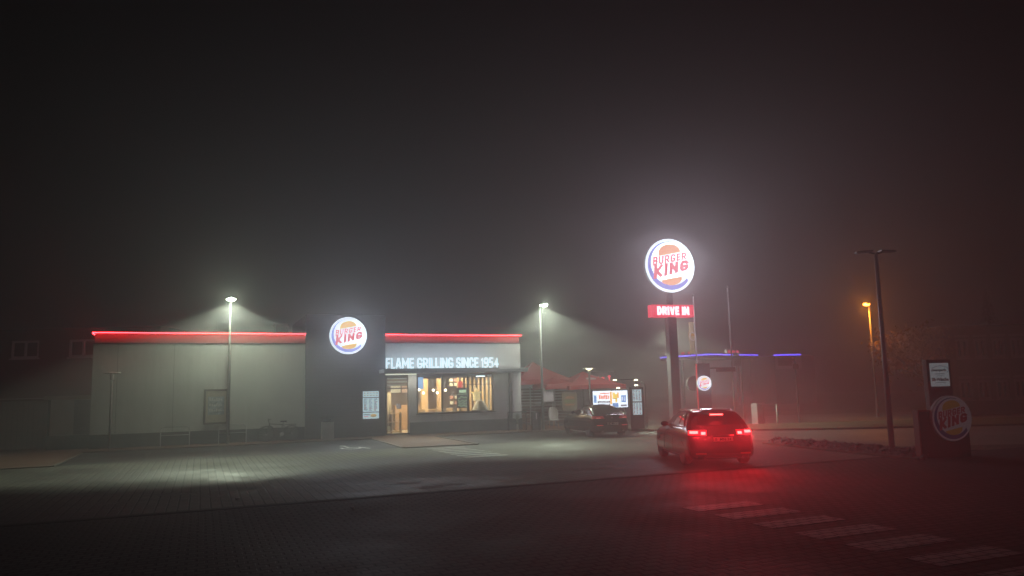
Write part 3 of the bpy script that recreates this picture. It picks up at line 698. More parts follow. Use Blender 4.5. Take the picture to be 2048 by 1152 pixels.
def disc_lamp(x, y, h, lb, lit):
    t = thing('disc_lamp', lb, 'lamp post', (x, y, 0), 0, 'low disc lamps')
    b = new(); tube(b, (0, 0, 0), (0, 0, h-.3), .05, .05, 12); obj('pole', b, M_pole, t)
    b = new(); lathe(b, [(.05, h-.3), (.085, h-.28), (.085, h-.04), (.06, h-.02)], n=16); obj('lamp_neck', b, M_trim, t)
    b = new(); lathe(b, [(.06, h-.02), (.34, h), (.35, h+.015), (.33, h+.03), (.02, h+.06)], n=32); obj('disc_shade', b, M_trim, t)
    if lit:
        b = new(); lathe(b, [(.10, h-.045), (.2, h-.012)], n=24); obj('lens', b, glow('disc_lens', (1, .85, .5), 10), t)
        lamp('lamp_light', 'POINT', 90, (0, 0, h-.12), (1, .85, .5), t, shadow_soft_size=.05)
disc_lamp(23.3, -3.8, 3.2, 'low disc-topped terrace lamp glowing behind the parked black car', True)
disc_lamp(.85, -.55, 3.35, 'unlit disc-topped lamp at the left corner of the white wall', False)
# tall unlit mast with two arms at right
t = thing('twin_arm_lamp_post', 'tall unlit grey lamp post with two wide flat arms, right of the red-lit car', 'lamp post', (23.35, -22.05, 0))
b = new(); tube(b, (0, 0, 0), (0, 0, 6.0), .085, .05, 20); obj('pole', b, mat('grey_steel', (.36, .37, .38), .45, .3, var=.08), t)
for s in (-1, 1):
    b = new(); u = Vector((.92*s, -.39*s, 0))
    path(b, [(0, 0, 5.98), tuple(u*.2+Vector((0, 0, 6.03)))], .03)
    ang = math.atan2(u.y, u.x)
    M = Matrix.Translation((0, 0, 6.04)) @ Matrix.Rotation(ang, 4, 'Z') @ Matrix.Rotation(.04, 4, 'Y')
    box(b, .12, .52, -.12, .12, 0, .05, M); box(b, .5, .6, -.08, .08, .01, .04, M)
    obj('lamp_head', b, M_dark, t)

# ================================================================ PYLON SIGN
py = thing('sign_pylon', 'tall pylon with round glowing burger logo above a red DRIVE IN box', 'pylon sign', (26.88, -6.2, 0), math.radians(-7))
b = new(); box(b, -.24, .24, -.2, .2, 0, 6.2); obj('mast', b, mat('mast_paint', (.13, .13, .14), .5, var=.08), py, .02)
b = new(); box(b, -.12, .12, -.12, .12, 6.2, 7.1); obj('mast_neck', b, M_dark, py)
b = new(); box(b, -1.2, 1.2, -.3, .18, 5.70, 6.34); obj('sign_box', b, glow('drive_red', (1, .06, .12), 1.0, False), py, .04)
obj('sign_words', block_bm('DRIVE IN', 1.8, .42, .21, .02, -.9, 5.81, -.335), glow('drive_white', (.85, .95, 1), 2.2, False), py, label='white words DRIVE IN')
hd = bpy.data.objects.new('logo_disc', None); COL.objects.link(hd); hd.parent = py; hd.location = (0, -.22, 8.39)
roundel(hd, 1.42, .18, True, LITO)
lamp('sign_light', 'AREA', 400, (0, -.06, 0), (.97, .88, 1), hd, shape='DISK', size=2.8, rot=(-PI/2, 0, 0))
lamp('sign_light', 'AREA', 1000, (0, .2, 0), (.97, .88, 1), hd, shape='DISK', size=2.8, rot=(PI/2, 0, 0))
lamp('sign_light', 'AREA', 60, (0, -.36, 6.02), (1, .12, .2), py, shape='RECTANGLE', size=2.3, size_y=.6, rot=(-PI/2, 0, 0))

# ================================================================ DRIVE-IN LANE
dm = thing('drive_in_menu_board', 'slim dark drive-in menu board with two lit price panels on the grass island', 'menu board', (24.75, -6.0, 0), math.radians(-32))
b = new(); box(b, -.34, .34, -.06, .1, .05, 2.15); obj('board_frame', b, M_dark, dm, .02)
b = new(); box(b, .42, .48, -.03, .03, 0, 2.2); path(b, [(.45, 0, 2.2), (.4, 0, 2.35), (.25, 0, 2.42)], .03); obj('post', b, M_alu, dm)
screen(dm, -.2, .24, 1.46, 2.05, -.075, 5, 'list'); screen(dm, -.2, .24, .8, 1.4, -.075, 6, 'list')
b = new()
for x, z in ((-.9, 2.12), (.0, 2.24), (0, 2.5), (-1.05, 2.52)): lathe(b, [(.09, z), (.1, z+.03), (.04, z+.06)], (x, 0, 0), 14)
obj('spot_lens', b, glow('spot_lens', (1, .9, .6), 6), dm)
b = new(); path(b, [(.0, .05, 2.56), (-1.05, .05, 2.56)], .02); path(b, [(0, .05, 2.1), (0, .05, 2.56)], .02); obj('spot_bar', b, M_dark, dm)
# lit advertising billboard
bb = thing('lit_billboard', 'bright wide advertising billboard glowing behind the parked black car', 'billboard', (27.35, 1.1, 0), math.radians(-20))
b = new(); box(b, -1.1, 1.1, 0, .15, .95, 2.05); obj('housing', b, M_dark, bb, .02)
for x in (-.9, .9): b = new(); box(b, x-.04, x+.04, .03, .12, 0, .95); obj('leg', b, M_dark, bb)
b = new(); box(b, -1.05, 1.05, -.012, -.002, 1.0, 2.0); f = obj('billboard_face', b, glow('bill_white', (.75, .88, 1), 1.9), bb)
def bits(name, m, L_): 
    b = new()
    for x0, x1, z0, z1 in L_: box(b, x0, x1, -.018, -.013, z0, z1)
    obj(name, b, m, f)
bits('red_lettering', glow('bill_red', (1, .22, .08), 1.2, False), [(-.7+i*.11, -.62+i*.11, 1.5+.02*(i % 2), 1.78-.03*(i % 3)) for i in range(6)]+[(-.62, -.05, 1.82, 1.88)])
bits('orange_field', glow('bill_orange', (1, .5, .12), 1.3, False), [(-.02, .1, 1.2, 1.95), (.42, .52, 1.55, 1.9)])
bits('yellow_picture', glow('bill_yellow', (1, .72, .12), 1.2, False), [(.14, .3, 1.5, 1.9), (.3, .42, 1.3, 1.8)])
bits('grey_lettering', glow('bill_grey', (.25, .25, .3), .6, False), [(-.78, -.02, 1.28, 1.4), (-.78, -.02, 1.13, 1.22), (.62, .98, 1.06, 1.16), (.16, .4, 1.5, 1.56)])
bits('blue_picture', glow('bill_blue', (.2, .4, .8), .9, False), [(.12, .48, 1.02, 1.26), (-1.0, -.84, 1.3, 1.75), (.66, .96, 1.3, 1.72)])
bits('white_frame', glow('bill_light', (.95, .97, 1), 1.5, False), [(.7, .76, 1.4, 1.62), (.84, .9, 1.38, 1.64), (-.7, -.1, 1.16, 1.19), (-.7, -.1, 1.32, 1.35)])
# clearance gate with lit roundel
ga = thing('clearance_gate', 'dark drive-in clearance gate with a small round glowing logo and red edge line', 'gate', (27.9, -7.3, 0), math.radians(-12))
b = new(); box(b, -.32, .34, -.1, .25, 0, 3.28); obj('gate_post', b, mat('gate_dark', (.09, .08, .085), .5), ga, .01)
b = new(); box(b, -.40, -.345, -.08, -.03, .1, 3.24); obj('edge_light', b, glow('edge_red', (1, .08, .08), .3), ga)
b = new(); box(b, .342, 1.75, -.04, .04, 3.0, 3.06); box(b, .75, 1.75, -.06, .06, 2.84, 2.998); obj('height_bar', b, mat('bar_brown', (.2, .1, .08), .5), ga)
g2 = bpy.data.objects.new('lit_logo', None); COL.objects.link(g2); g2.parent = ga; g2.location = (-.1, -.28, 2.28); roundel(g2, .37, .12, True, LIT); lamp('sign_light', 'AREA', 45, (0, -.06, 0), (.88, .95, 1), g2, shape='DISK', size=.7, rot=(-PI/2, 0, 0))
b = new(); lathe(b, [(.36, 0), (.38, .02), (.38, .14), (.36, .16)], (-.42, .2, 2.3), 40, 'Y', False); obj('unlit_disc', b, mat('disc_grey', (.3, .3, .3), .5), ga)
# flagpoles
def flagpole(x, y, h, lb, flag):
    t = thing('flagpole', lb, 'flagpole', (x, y, 0), 0, 'flagpoles by the drive-in')
    b = new(); tube(b, (0, 0, 0), (0, 0, h), .05, .035, 12); obj('pole', b, mat('white_pole', (.28, .28, .28), .4), t)
    b = new(); bmesh.ops.create_uvsphere(b, u_segments=10, v_segments=6, radius=.06, matrix=Matrix.Translation((0, 0, h+.03))); obj('finial', b, M_alu, t)
    if flag:
        b = new(); N = 14
        rows = [[b.verts.new((-.04-.42*u/4, .05*math.sin(k*.7+u*.9), 5.9-1.9*k/N)) for u in range(5)] for k in range(N+1)]
        for A_, B_ in zip(rows[:-1], rows[1:]):
            for i in range(4): b.faces.new((A_[i], A_[i+1], B_[i+1], B_[i])).smooth = True
        fl = obj('flag', b, cloth('flag_cloth', (.6, .55, .35)), t)
        s = fl.modifiers.new('s', 'SOLIDIFY'); s.thickness = .008
        b = new()
        for i in range(18):
            a0, a1 = 2*PI*i/18, 2*PI*(i+1)/18
            tube(b, (-.24+.19*math.cos(a0), -.075, 5.05+.24*math.sin(a0)), (-.24+.19*math.cos(a1), -.075, 5.05+.24*math.sin(a1)), .02, n=5)
        obj('flag_emblem', b, MATS['plain_white'], fl)
        b = new(); box(b, -.34, -.14, -.09, -.08, 5.08, 5.2); obj('flag_emblem', b, MATS['plain_yellow'], fl)
flagpole(31.27, -2.3, 7.45, 'white flagpole with a limp banner, nearer the sign pylon', True)
flagpole(30.92, -5.85, 7.45, 'bare tall white flagpole rising behind the red-lit car', False)
simple('utility_cabinet', 32.65, 33.1, -5.6, -5.1, .0, 1.12, mat('cabinet', (.45, .44, .43), .5), 'pale utility cabinet on the verge right of the red-lit car', 'cabinet', bevel=.02)
b = new(); tube(b, (0, 0, 0), (0, 0, 1.05), .05); lathe(b, [(.055, 1.05), (.05, 1.08), (.02, 1.1)], n=12); o = obj('marker_post', b, M_trim); o.location = (32.75, -7.0, 0); tag(o, 'short pale marker post beside the utility cabinet', 'post')
sg = thing('board_sign', 'unlit pale board sign on a thin pole under the short blue light line', 'sign', (33.9, -7.1, 0), math.radians(-22))
b = new(); tube(b, (.18, 0, 0), (.18, 0, 3.6), .04); obj('pole', b, M_pole, sg)
b = new(); box(b, -.75, .0, -.05, 0, 3.12, 3.62); obj('board', b, mat('board_grey', (.3, .27, .27), .5), sg, .01)
b = new(); box(b, .02, .32, -.05, -.045+.0, 2.95, 3.2); obj('small_board', b, mat('board_brown', (.14, .07, .06), .5), sg)
b = new(); box(b, -.02, .16, -.02, .02, 3.4, 3.46); box(b, .18, .3, -.04, 0, 2.98, 3.02); obj('bracket', b, M_pole, sg)
sg2 = thing('hanging_board', 'small pale board on a post just above the clearance bar', 'sign', (30.75, -6.6, 0), math.radians(-20))
b = new(); tube(b, (.12, 0, 0), (.12, 0, 3.6), .025); obj('pole', b, M_pole, sg2)
b = new(); box(b, -.3, .1, -.04, 0, 3.15, 3.55); obj('board', b, mat('board_pale', (.4, .4, .4), .5), sg2, .01)

# ================================================================ TERRACE
M_red = cloth('red_fabric', (.5, .025, .03))
def parasol(x, y, hw, ze, za, lb, valance=.28, emblem=False, group='red parasols on the terrace'):
    t = thing('parasol', lb, 'parasol', (x, y, 0), 0, group)
    b = new(); N = 12
    per = []
    for k in range(4):
        a = [(-hw, -hw), (hw, -hw), (hw, hw), (-hw, hw)][k]; c = [(hw, -hw), (hw, hw), (-hw, hw), (-hw, -hw)][k]
        for i in range(N): u = i/N; per.append((a[0]+(c[0]-a[0])*u, a[1]+(c[1]-a[1])*u, .06*math.sin(PI*u)))
    rings = []
    for j in range(7):
        f = j/6; rings.append([b.verts.new((px*f+.0001*px, py_*f+.0001*py_, za-(za-ze)*f**.85-(.0 if f < 1 else 0)+sg_*f)) for px, py_, sg_ in per])
    rings.append([b.verts.new((px*1.004, py_*1.004, ze-valance+sg_)) for px, py_, sg_ in per])
    n = len(per)
    for A_, B_ in zip(rings[:-1], rings[1:]):
        for i in range(n): b.faces.new((A_[i], A_[(i+1)%n], B_[(i+1)%n], B_[i]))
    bmesh.ops.remove_doubles(b, verts=b.verts, dist=.002); bmesh.ops.recalc_face_normals(b, faces=b.faces)
    c_ = obj('canopy', b, M_red, t); s = c_.modifiers.new('s', 'SOLIDIFY'); s.thickness = .01
    b = new(); tube(b, (0, 0, 0), (0, 0, za), .04); obj('pole', b, M_alu, t)
    b = new(); box(b, -.35, .35, -.35, .35, 0, .08); obj('base', b, M_dark, t)
    for k in range(4):
        b = new(); a = [(-hw, -hw), (hw, -hw), (hw, hw), (-hw, hw)][k]; tube(b, (0, 0, za-.05), (a[0]*.98, a[1]*.98, ze-.03), .012, n=6); obj('rib', b, M_alu, t)
    if emblem:
        b = new(); sl = (za-ze)/hw
        pts = arc(0, 0, .3, 0, 360, 30, .3)
        A_ = [b.verts.new((px*1.2, -hw*.55+py_*.5, za-(za-ze)*(.55-py_*.5/hw)**.85+.03+.03)) for px, py_ in pts[:-1]]
        f_ = b.faces.new(A_); g = bmesh.ops.extrude_face_region(b, geom=[f_])
        for v in g['geom']:
            if isinstance(v, bmesh.types.BMVert): v.co.z += .01
        bmesh.ops.recalc_face_normals(b, faces=b.faces); obj('canopy_emblem', b, mat('emblem_pale', (.45, .35, .35), .6), c_)
    return t
parasol(24.0, 4.9, 1.9, 2.75, 3.95, 'tall steep red parasol close to the restaurant corner')
parasol(24.4, 2.7, 1.0, 2.45, 2.9, 'small bright red parasol over the tub chair', .3)
parasol(26.7, 3.3, 1.95, 2.35, 3.25, 'wide flat red parasol with pale oval emblem beside the lit billboard', .25, True)
fn = thing('slatted_fence', 'dark brown horizontal slat terrace fence behind the lamp post', 'fence', (22.1, 4.6, 0), math.radians(-12))
b = new()
for i in range(12): box(b, 0, 4.3, -.02, .02, .15+i*.18, .29+i*.18)
obj('slat_panel', b, mat('fence_wood', (.16, .07, .05), .7, var=.25, vs=4), fn)
for i in range(4): b = new(); box(b, i*1.42-.04, i*1.42+.04, -.06, -.021, 0, 2.35); obj('fence_post', b, M_alu, fn)
b = new(); box(b, 0, 4.3, -.05, -.022, 1.28, 1.32); box(b, 0, 4.3, -.05, -.022, .95, .98); obj('fence_rail', b, M_alu, fn)
b = new(); lathe(b, [(.2, -.01), (.2, .01)], (.75, -.05, 2.0), 24, 'Y'); obj('round_emblem', b, mat('emblem_grey', (.4, .36, .36), .5), fn)
simple('white_board', 23.15, 23.95, 1.9, 1.94, 1.45, 2.25, mat('board_w', (.5, .5, .47), .5), 'blank pale board hanging below the small bright red parasol', 'board')
simple('poster_board', 24.35, 25.35, 1.6, 1.66, .9, 1.95, mat('poster_green', (.14, .12, .06), .5, var=.4), 'dark board with faint burger picture on the terrace', 'poster board')
b = new(); prism(b, [(.34*math.cos(t), .14+.16*math.sin(t)) for t in [PI*i/10 for i in range(11)]], -.004, 0); prism(b, [(-.34, -.16), (.34, -.16), (.28, -.26), (-.28, -.26)], -.004, 0)
o = obj('burger_picture', b, mat('burger_bun', (.35, .17, .06), .6), None); o.parent = bpy.data.objects['poster_board']; o.location = (0, -.035, .55)
b = new(); box(b, -.36, .36, -.004, 0, -.03, .06); box(b, -.3, .3, -.0045, 0, -.12, -.08); o = obj('burger_salad', b, mat('burger_salad', (.12, .2, .05), .6), None); o.parent = bpy.data.objects['poster_board']; o.location = (0, -.035, .55)
# tub chair: rounded shell on legs
tc_ = thing('tub_chair', 'pale rounded tub chair beside the lamp post on the terrace', 'chair', (22.9, -.2, 0), .2)
b = new(); n = 20
for j in range(2):
    pass
ringA = [(.33*math.cos(PI*i/n), .3*math.sin(PI*i/n)) for i in range(n+1)]
rows = []
for z, k in ((.42, .82), (.6, .95), (.8, 1.0), (.98, .9), (1.05, .75)):
    rows.append([b.verts.new((x*k, y*k, z+(.12*math.sin(PI*i/n) if z > .9 else 0))) for i, (x, y) in enumerate(ringA)])
for A_, B_ in zip(rows[:-1], rows[1:]):
    for i in range(n): b.faces.new((A_[i], A_[i+1], B_[i+1], B_[i])).smooth = True
so = obj('shell', b, mat('tub_pale', (.5, .48, .44), .6), tc_); s = so.modifiers.new('s', 'SOLIDIFY'); s.thickness = .04
b = new(); lathe(b, [(.3, .4), (.3, .47), (.27, .5)], n=24); obj('seat', b, MATS['tub_pale'], tc_)
for x, y in ((-.2, -.2), (.2, -.2), (-.2, .2), (.2, .2)): b = new(); tube(b, (x, y, 0), (x*.8, y*.8, .4), .02, n=8); obj('leg', b, M_wood, tc_)
# timber stools on the terrace
for x, y, lb in ((23.9, -.6, 'wooden terrace stool just right of the tub chair'), (24.5, -.2, 'wooden terrace stool hidden half behind the black car nose')):
    t = thing('terrace_stool', lb, 'stool', (x, y, 0), 0, 'terrace stools')
    b = new(); box(b, -.2, .2, -.2, .2, .68, .73); obj('seat', b, M_wood, t, .01)
    for sx in (-.16, .16):
        for sy in (-.16, .16): b = new(); box(b, sx-.02, sx+.02, sy-.02, sy+.02, 0, .68); obj('leg', b, M_wood, t)
# red lettering far behind the terrace
fr = thing('red_letter_sign', 'small red glowing sign letters above the far side of the terrace', 'sign', (34.3, 14.3, 0), math.radians(-22))
b = new(); box(b, -.9, 1.1, .1, .25, 0, 3.5); obj('sign_wall', b, M_clad, fr)
for i, (x, z, h_) in enumerate(((-.8, 3.04, .1), (-.42, 2.98, .14), (.0, 2.9, .18), (.5, 2.75, .42))):
    b = new()
    if i < 3: box(b, x, x+.22, 0, .05, z, z+h_*.4); box(b, x, x+.08, 0, .05, z+h_*.4, z+h_); box(b, x+.14, x+.2, 0, .05, z+h_*.4, z+h_)
    else: box(b, x, x+.22, 0, .05, z, z+.06); box(b, x, x+.22, 0, .05, z+h_-.06, z+h_); box(b, x+.08, x+.14, 0, .05, z+.06, z+h_-.06)
    obj('sign_letter', b, glow('letter_red', (1, .05, .08), 2.5), fr)

# ================================================================ FILLING STATION FAR BEHIND
fs = thing('filling_station', 'distant filling station canopy edged by a thin blue light line', 'filling station', (53.2, 25.35, 0))
M_blue = glow('blue_led', (.12, .09, 1), 5)
def run(parent, name, a, b_, z0, z1, th, m, z=0):
    d = Vector((b_[0]-a[0], b_[1]-a[1], 0)); L = d.length; an_ = math.atan2(d.y, d.x)
    bm = new(); box(bm, 0, L, 0, th, z0, z1, Matrix.Translation((a[0], a[1], 0)) @ Matrix.Rotation(an_, 4, 'Z')); return obj(name, bm, m, parent)
run(fs, 'canopy_roof', (-1.3, 6.6), (0, 0), 5.1, 5.42, 3.0, mat('station_grey', (.05, .045, .05), .6))
run(fs, 'canopy_roof', (0.02, 0.0), (8.1, 1.6), 5.1, 5.42, 5.0, MATS['station_grey'])
run(fs, 'light_line', (-1.35, 6.6), (-.05, -.06), 5.41, 5.5, .04, M_blue)
run(fs, 'light_line', (0, -.08), (4.0, .75), 5.41, 5.5, .04, M_blue); run(fs, 'light_line', (5.0, .93), (8.1, 1.55), 5.41, 5.5, .04, M_blue)
for x, y in ((-.3, 4), (1.5, 2.5), (7, 3.8)): b = new(); box(b, x-.12, x+.12, y-.12, y+.12, 0, 5.1); obj('canopy_column', b, MATS['station_grey'], fs)
b = new()
for i in range(4): box(b, -.95+.18*i*.3, -.9+.18*i*.3+.0, 5.0-i*1.1, 5.5-i*1.1, 5.62, 5.85)
for i in range(3): box(b, 3.0+i*.55, 3.35+i*.55, .3, .36, 5.62, 5.9)
obj('sign_letter', b, glow('station_red', (1, .08, .2), .9), fs)
b = new(); box(b, 2.5, 2.75, .2, .26, 5.6, 5.95); obj('sign_letter', b, glow('station_white', (.9, .9, .8), .9), fs)
fs2 = thing('wash_hall', 'distant low wash hall with a short blue light line, far right of the filling station', 'building', (63.8, 27.0, 0), math.radians(-15))
b = new(); box(b, -.2, 4.6, 0, 6, 0, 5.3); obj('wall', b, mat('hall_wall', (.02, .018, .018), .8), fs2)
b = new(); box(b, -.2, 3.0, -.06, -.01, 5.38, 5.5); obj('light_line', b, M_blue, fs2)
b = new(); box(b, -.1, 3.0, -.1, -.02, 3.9, 5.2); obj('wall_board', b, mat('hall_board', (.2, .18, .19), .6), fs2)
b = new(); box(b, -.25, 4.65, -.01, 6.05, 5.3, 5.37); obj('roof', b, M_dark, fs2)

# ================================================================ LEFT: ANNEXE, GATES, BRICK HOUSE
ax = thing('low_annexe', 'low pale annexe with a dark plinth at the left end of the restaurant', 'annexe', (-1.0, .8, 0))
b = new(); box(b, -.68, 0.98, 0, 5, .62, 2.22); obj('wall', b, M_white, ax)
b = new(); box(b, -.7, .98, -.03, 5, 0, .618); obj('plinth', b, M_plinth, ax)
b = new(); box(b, -.95, 0.97, -.08, 5, 2.222, 2.40); obj('roof_edge', b, mat('roof_edge', (.3, .25, .2), .6), ax)
b = new(); box(b, .25, .9, -.012, -.002, .66, 2.2); obj('wall_panel', b, mat('grey_door', (.28, .29, .3), .5), ax)
gt = thing('yard_gate', 'brown panel gate between dark posts at the far left', 'gate', (-1.72, 1.0, 0), math.radians(0))
MG = mat('gate_brown', (.2, .165, .15), .6, var=.12, vs=2)
for i in range(3):
    x1 = -i*2.0; b = new(); box(b, x1-1.86, x1-.1, 0, .05, .08, 2.2)
    p_ = obj('gate_panel', b, MG, gt)
    b = new()
    for k in range(9): box(b, x1-1.84+k*.2, x1-1.83+k*.2, -.004, -.001, .12, 2.16)
    obj('board_joint', b, M_plinth, p_)
    b = new(); box(b, x1-.09, x1+.02, -.04, .09, 0, 2.28); obj('gate_post', b, M_dark, gt)
b = new(); box(b, -5.9, .05, -.06, .11, 2.285, 2.33); obj('top_rail', b, M_alu, gt)
# brick material
def brick_mat(name, c1, c2, mo):
    m = paver_mat(name, c1, c2, mo, .24, .08, .8, .01, .2, 0); n = m.node_tree
    for x in n.nodes:
        if x.type == 'MAPPING': x.inputs['Rotation'].default_value = (PI/2, 0, 0)
    return m
M_brick = brick_mat('brick', (.10, .05, .035), (.13, .065, .042), (.08, .07, .06))
def brick_house(name, loc, rz, x0, x1, dep, h, wins, lb, wm, wlab=None, lintel=False, roof_h=0):
    t = thing(name, lb, 'house', loc, rz)
    # wall made of strips around the window openings
    b = new(); zs = sorted({0, h} | {w_[1] for w_ in wins} | {w_[3] for w_ in wins})
    for z0, z1 in zip(zs[:-1], zs[1:]):
        cuts = sorted([(w_[0], w_[2]) for w_ in wins if w_[1] <= z0+1e-6 and w_[3] >= z1-1e-6]); x = x0
        for a, c in cuts:
            if a > x: box(b, x, a, 0, .3, z0, z1)
            x = c
        box(b, x, x1, 0, .3, z0, z1)
    box(b, x0, x1, .32, dep, 0, h)
    obj('wall', b, M_brick, t)
    for (a, z0, c, z1) in wins:
        f = new(); frame(f, a, c, z0, z1, .03, .16, .14, ((a+c)/2,)); wf = obj('window', f, wm, t)
        b = new(); box(b, a+.05, c-.05, .12, .13, z0+.05, z1-.05); obj('pane', b, mat('dark_pane', (.01, .01, .012), .1, var=0), wf)
        b = new(); box(b, a-.08, c+.08, -.07, .08, z0-.09, z0-.002); obj('sill', b, wm, wf)
        if lintel: b = new(); box(b, a-.05, c+.05, -.03, .0, z1+.1, z1+.25); obj('lintel', b, wm, wf)
    b = new()
    if roof_h: prism(b, [(x0-.4, h+.002), (x1+.4, h+.002), (x1-1.5, h+roof_h), (x0+1.5, h+roof_h)], -.4, dep+.3)
    else: box(b, x0-.1, x1+.1, -.1, dep+.1, h+.002, h+.12)
    obj('roof', b, mat('roof_dark', (.05, .04, .04), .8), t)
    return t
M_wfr = mat('white_frame', (.6, .58, .58), .5, var=.04)
ww = []
for a in (-19.4, -15.3, -11.2, -7.25, -3.1, 1.1): ww += [(a, 5.15, a+2.05, 6.35), (a, 1.6, a+2.05, 2.9)]
hb = brick_house('brick_house', (0, 0, 0), 0, -24, 7, 9, 7.15, [], 'long brick house with white windows behind the left gates', M_wfr) if False else None
hL = brick_house('brick_house', (-2.0, 19.2, 0), math.radians(-23), -22, 4.2, 9, 7.0, [(-9.9+k*3.95, 5.15, -8.0+k*3.95, 6.35) for k in range(-2, 3)], 'long brick house with white upstairs windows behind the left gates', M_wfr)
M_stone = mat('stone_trim', (.2, .15, .14), .6)
hR = brick_house('brick_office', (46.4, -7.0, 0), math.radians(-23), -.3, 12, 2.5, 5.3, [(.35+k*1.1, 3.45, 1.15+k*1.1, 4.6) for k in range(10)]+[(.35+k*1.1, .95, 1.15+k*1.1, 2.1) for k in range(10)], 'dark brick office building with rows of narrow windows at the far right', M_stone, lintel=True)

# ================================================================ TREE
def tree(x, y, h, r, lb, seed):
    rr = random.Random(seed); t = thing('street_tree', lb, 'tree', (x, y, 0))
    b = new(); tips = []
    def limb(p, d, L, rad, lev):
        q = p+d*L; tube(b, p, q, rad, rad*.65, 7)
        if lev == 0: tips.append(q); return
        for _ in range(3):
            nd = (d+Vector((rr.uniform(-.8, .8), rr.uniform(-.8, .8), rr.uniform(-.15, .5)))).normalized(); limb(q, nd, L*.68, rad*.6, lev-1)
        tips.append(q)
    limb(Vector((0, 0, 0)), Vector((0, 0, 1)), h*.33, .12, 4)
    obj('trunk', b, mat('bark', (.06, .045, .035), .9), t)
    b = new()
    for q in tips:
        for _ in range(14):
            c = q+Vector((rr.gauss(0, r*.12), rr.gauss(0, r*.12), rr.gauss(0, r*.1))); s = rr.uniform(.09, .2)
            e = Matrix.Rotation(rr.uniform(0, 6), 3, 'X') @ Matrix.Rotation(rr.uniform(0, 6), 3, 'Z')
            vs = [b.verts.new(c+e @ Vector(v)*s) for v in ((-1, 0, 0), (0, -.5, .1), (1, 0, 0), (0, .5, .1))]; b.faces.new(vs)
    obj('crown', b, mat('leaves', (.2, .14, .05), .6, var=.5, vs=3), t)
tree(44.6, -6.6, 5.9, 3.2, 'thin leaved tree faintly lit orange beside the street lamp', 5)
tree(48.2, -4.4, 5.2, 3.0, 'second darker thin tree behind the orange-lit tree', 11)

# dark fir far off at the right, its tip just above the office roof
ft = thing('fir_tree', 'faint dark fir tip rising far behind the office building at the right', 'tree', (84.5, 16.5, 0))
b = new(); tube(b, (0, 0, 0), (0, 0, 12.3), .22, .03, 8); obj('trunk', b, MATS['bark'], ft)
b = new(); rr = random.Random(4)
for k in range(1500):
    z = 2.5+10*rr.random()**.8; rad = (12.7-z)*.27*rr.uniform(.3, 1); a = rr.uniform(0, 2*PI); s_ = rr.uniform(.12, .3)
    c = Vector((rad*math.cos(a), rad*math.sin(a), z-rad*.3)); e = Matrix.Rotation(a, 3, 'Z') @ Matrix.Rotation(.5+rr.uniform(-.3, .3), 3, 'Y')
    b.faces.new([b.verts.new(c+e @ Vector(v)*s_) for v in ((-1, 0, 0), (0, -.35, 0), (1, 0, 0), (0, .35, 0))])
obj('crown', b, mat('needles', (.03, .045, .02), .7, var=.3), ft)
# ================================================================ MONUMENT SIGN AT RIGHT
ZD = math.radians(-12)
def wrd(parent, s, x, z, w_, h_, m, y, bold=.02): return obj('lettering', text_bm(s, w_, h_, .002, bold, 0, 1, x, z, y), m, parent)
mo = thing('monument_sign', 'dark red block sign carrying an unlit round burger logo with faint added glow at the right', 'sign', (23.6, -23.6, 0), ZD)
b = new(); box(b, -.78, .78, 0, .16, 0, 1.27); obj('sign_block', b, mat('cube_dark', (.035, .012, .014), .5), mo, .01)
b = new(); box(b, -.82, .82, -.03, .19, 1.272, 1.31); box(b, -.82, -.782, -.02, 0.18, 0, 1.27); obj('block_edge', b, mat('cube_red', (.2, .02, .02), .5), mo)
m2 = bpy.data.objects.new('logo_disc', None); COL.objects.link(m2); m2.parent = mo; m2.location = (.14, -.14, 1.07); roundel(m2, .625, .1, False, UNLIT_GLOW)
b = new(); lathe(b, [(.6, 0), (.62, .04), (.6, .1)], (.38, .18, 1.07), 40, 'Y', False); obj('rear_disc', b, UNLIT_GLOW[4], mo)
cp = thing('car_wash_panel', 'tall grey panel reading cleanpark SB-Wäsche above the dark red block sign', 'sign', (24.25, -23.1, 0), ZD)
b = new(); box(b, -.40, .40, 0, .16, 0, 2.72); obj('panel_frame', b, mat('panel_grey', (.16, .16, .17), .5), cp, .01)
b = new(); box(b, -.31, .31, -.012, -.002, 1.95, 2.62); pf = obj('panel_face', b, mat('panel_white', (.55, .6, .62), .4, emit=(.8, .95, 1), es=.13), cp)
M_tx = mat('panel_ink', (.06, .07, .09), .5, var=0); M_bl = mat('panel_blue', (.08, .2, .4), .5, var=0)
wrd(pf, 'cleanpark', -.27, 2.36, .5, .1, M_tx, -.016, .03); wrd(pf, 'SB-Wäsche', -.28, 2.10, .56, .1, M_tx, -.016, .04)
b = new(); box(b, -.15, .15, -.016, -.0125, 2.30, 2.315); box(b, -.1, .1, -.016, -.0125, 2.245, 2.255); box(b, -.17, .17, -.016, -.0125, 2.05, 2.06); obj('small_print', b, M_tx, pf)
b = new(); path(b, [(-.25+.55*i/14, -.014, 2.47+.07*math.sin(PI*i/14)) for i in range(15)]+[(.31, -.014, 2.4), (.25, -.014, 2.35)], .006, 5); obj('blue_swoosh', b, M_bl, pf)
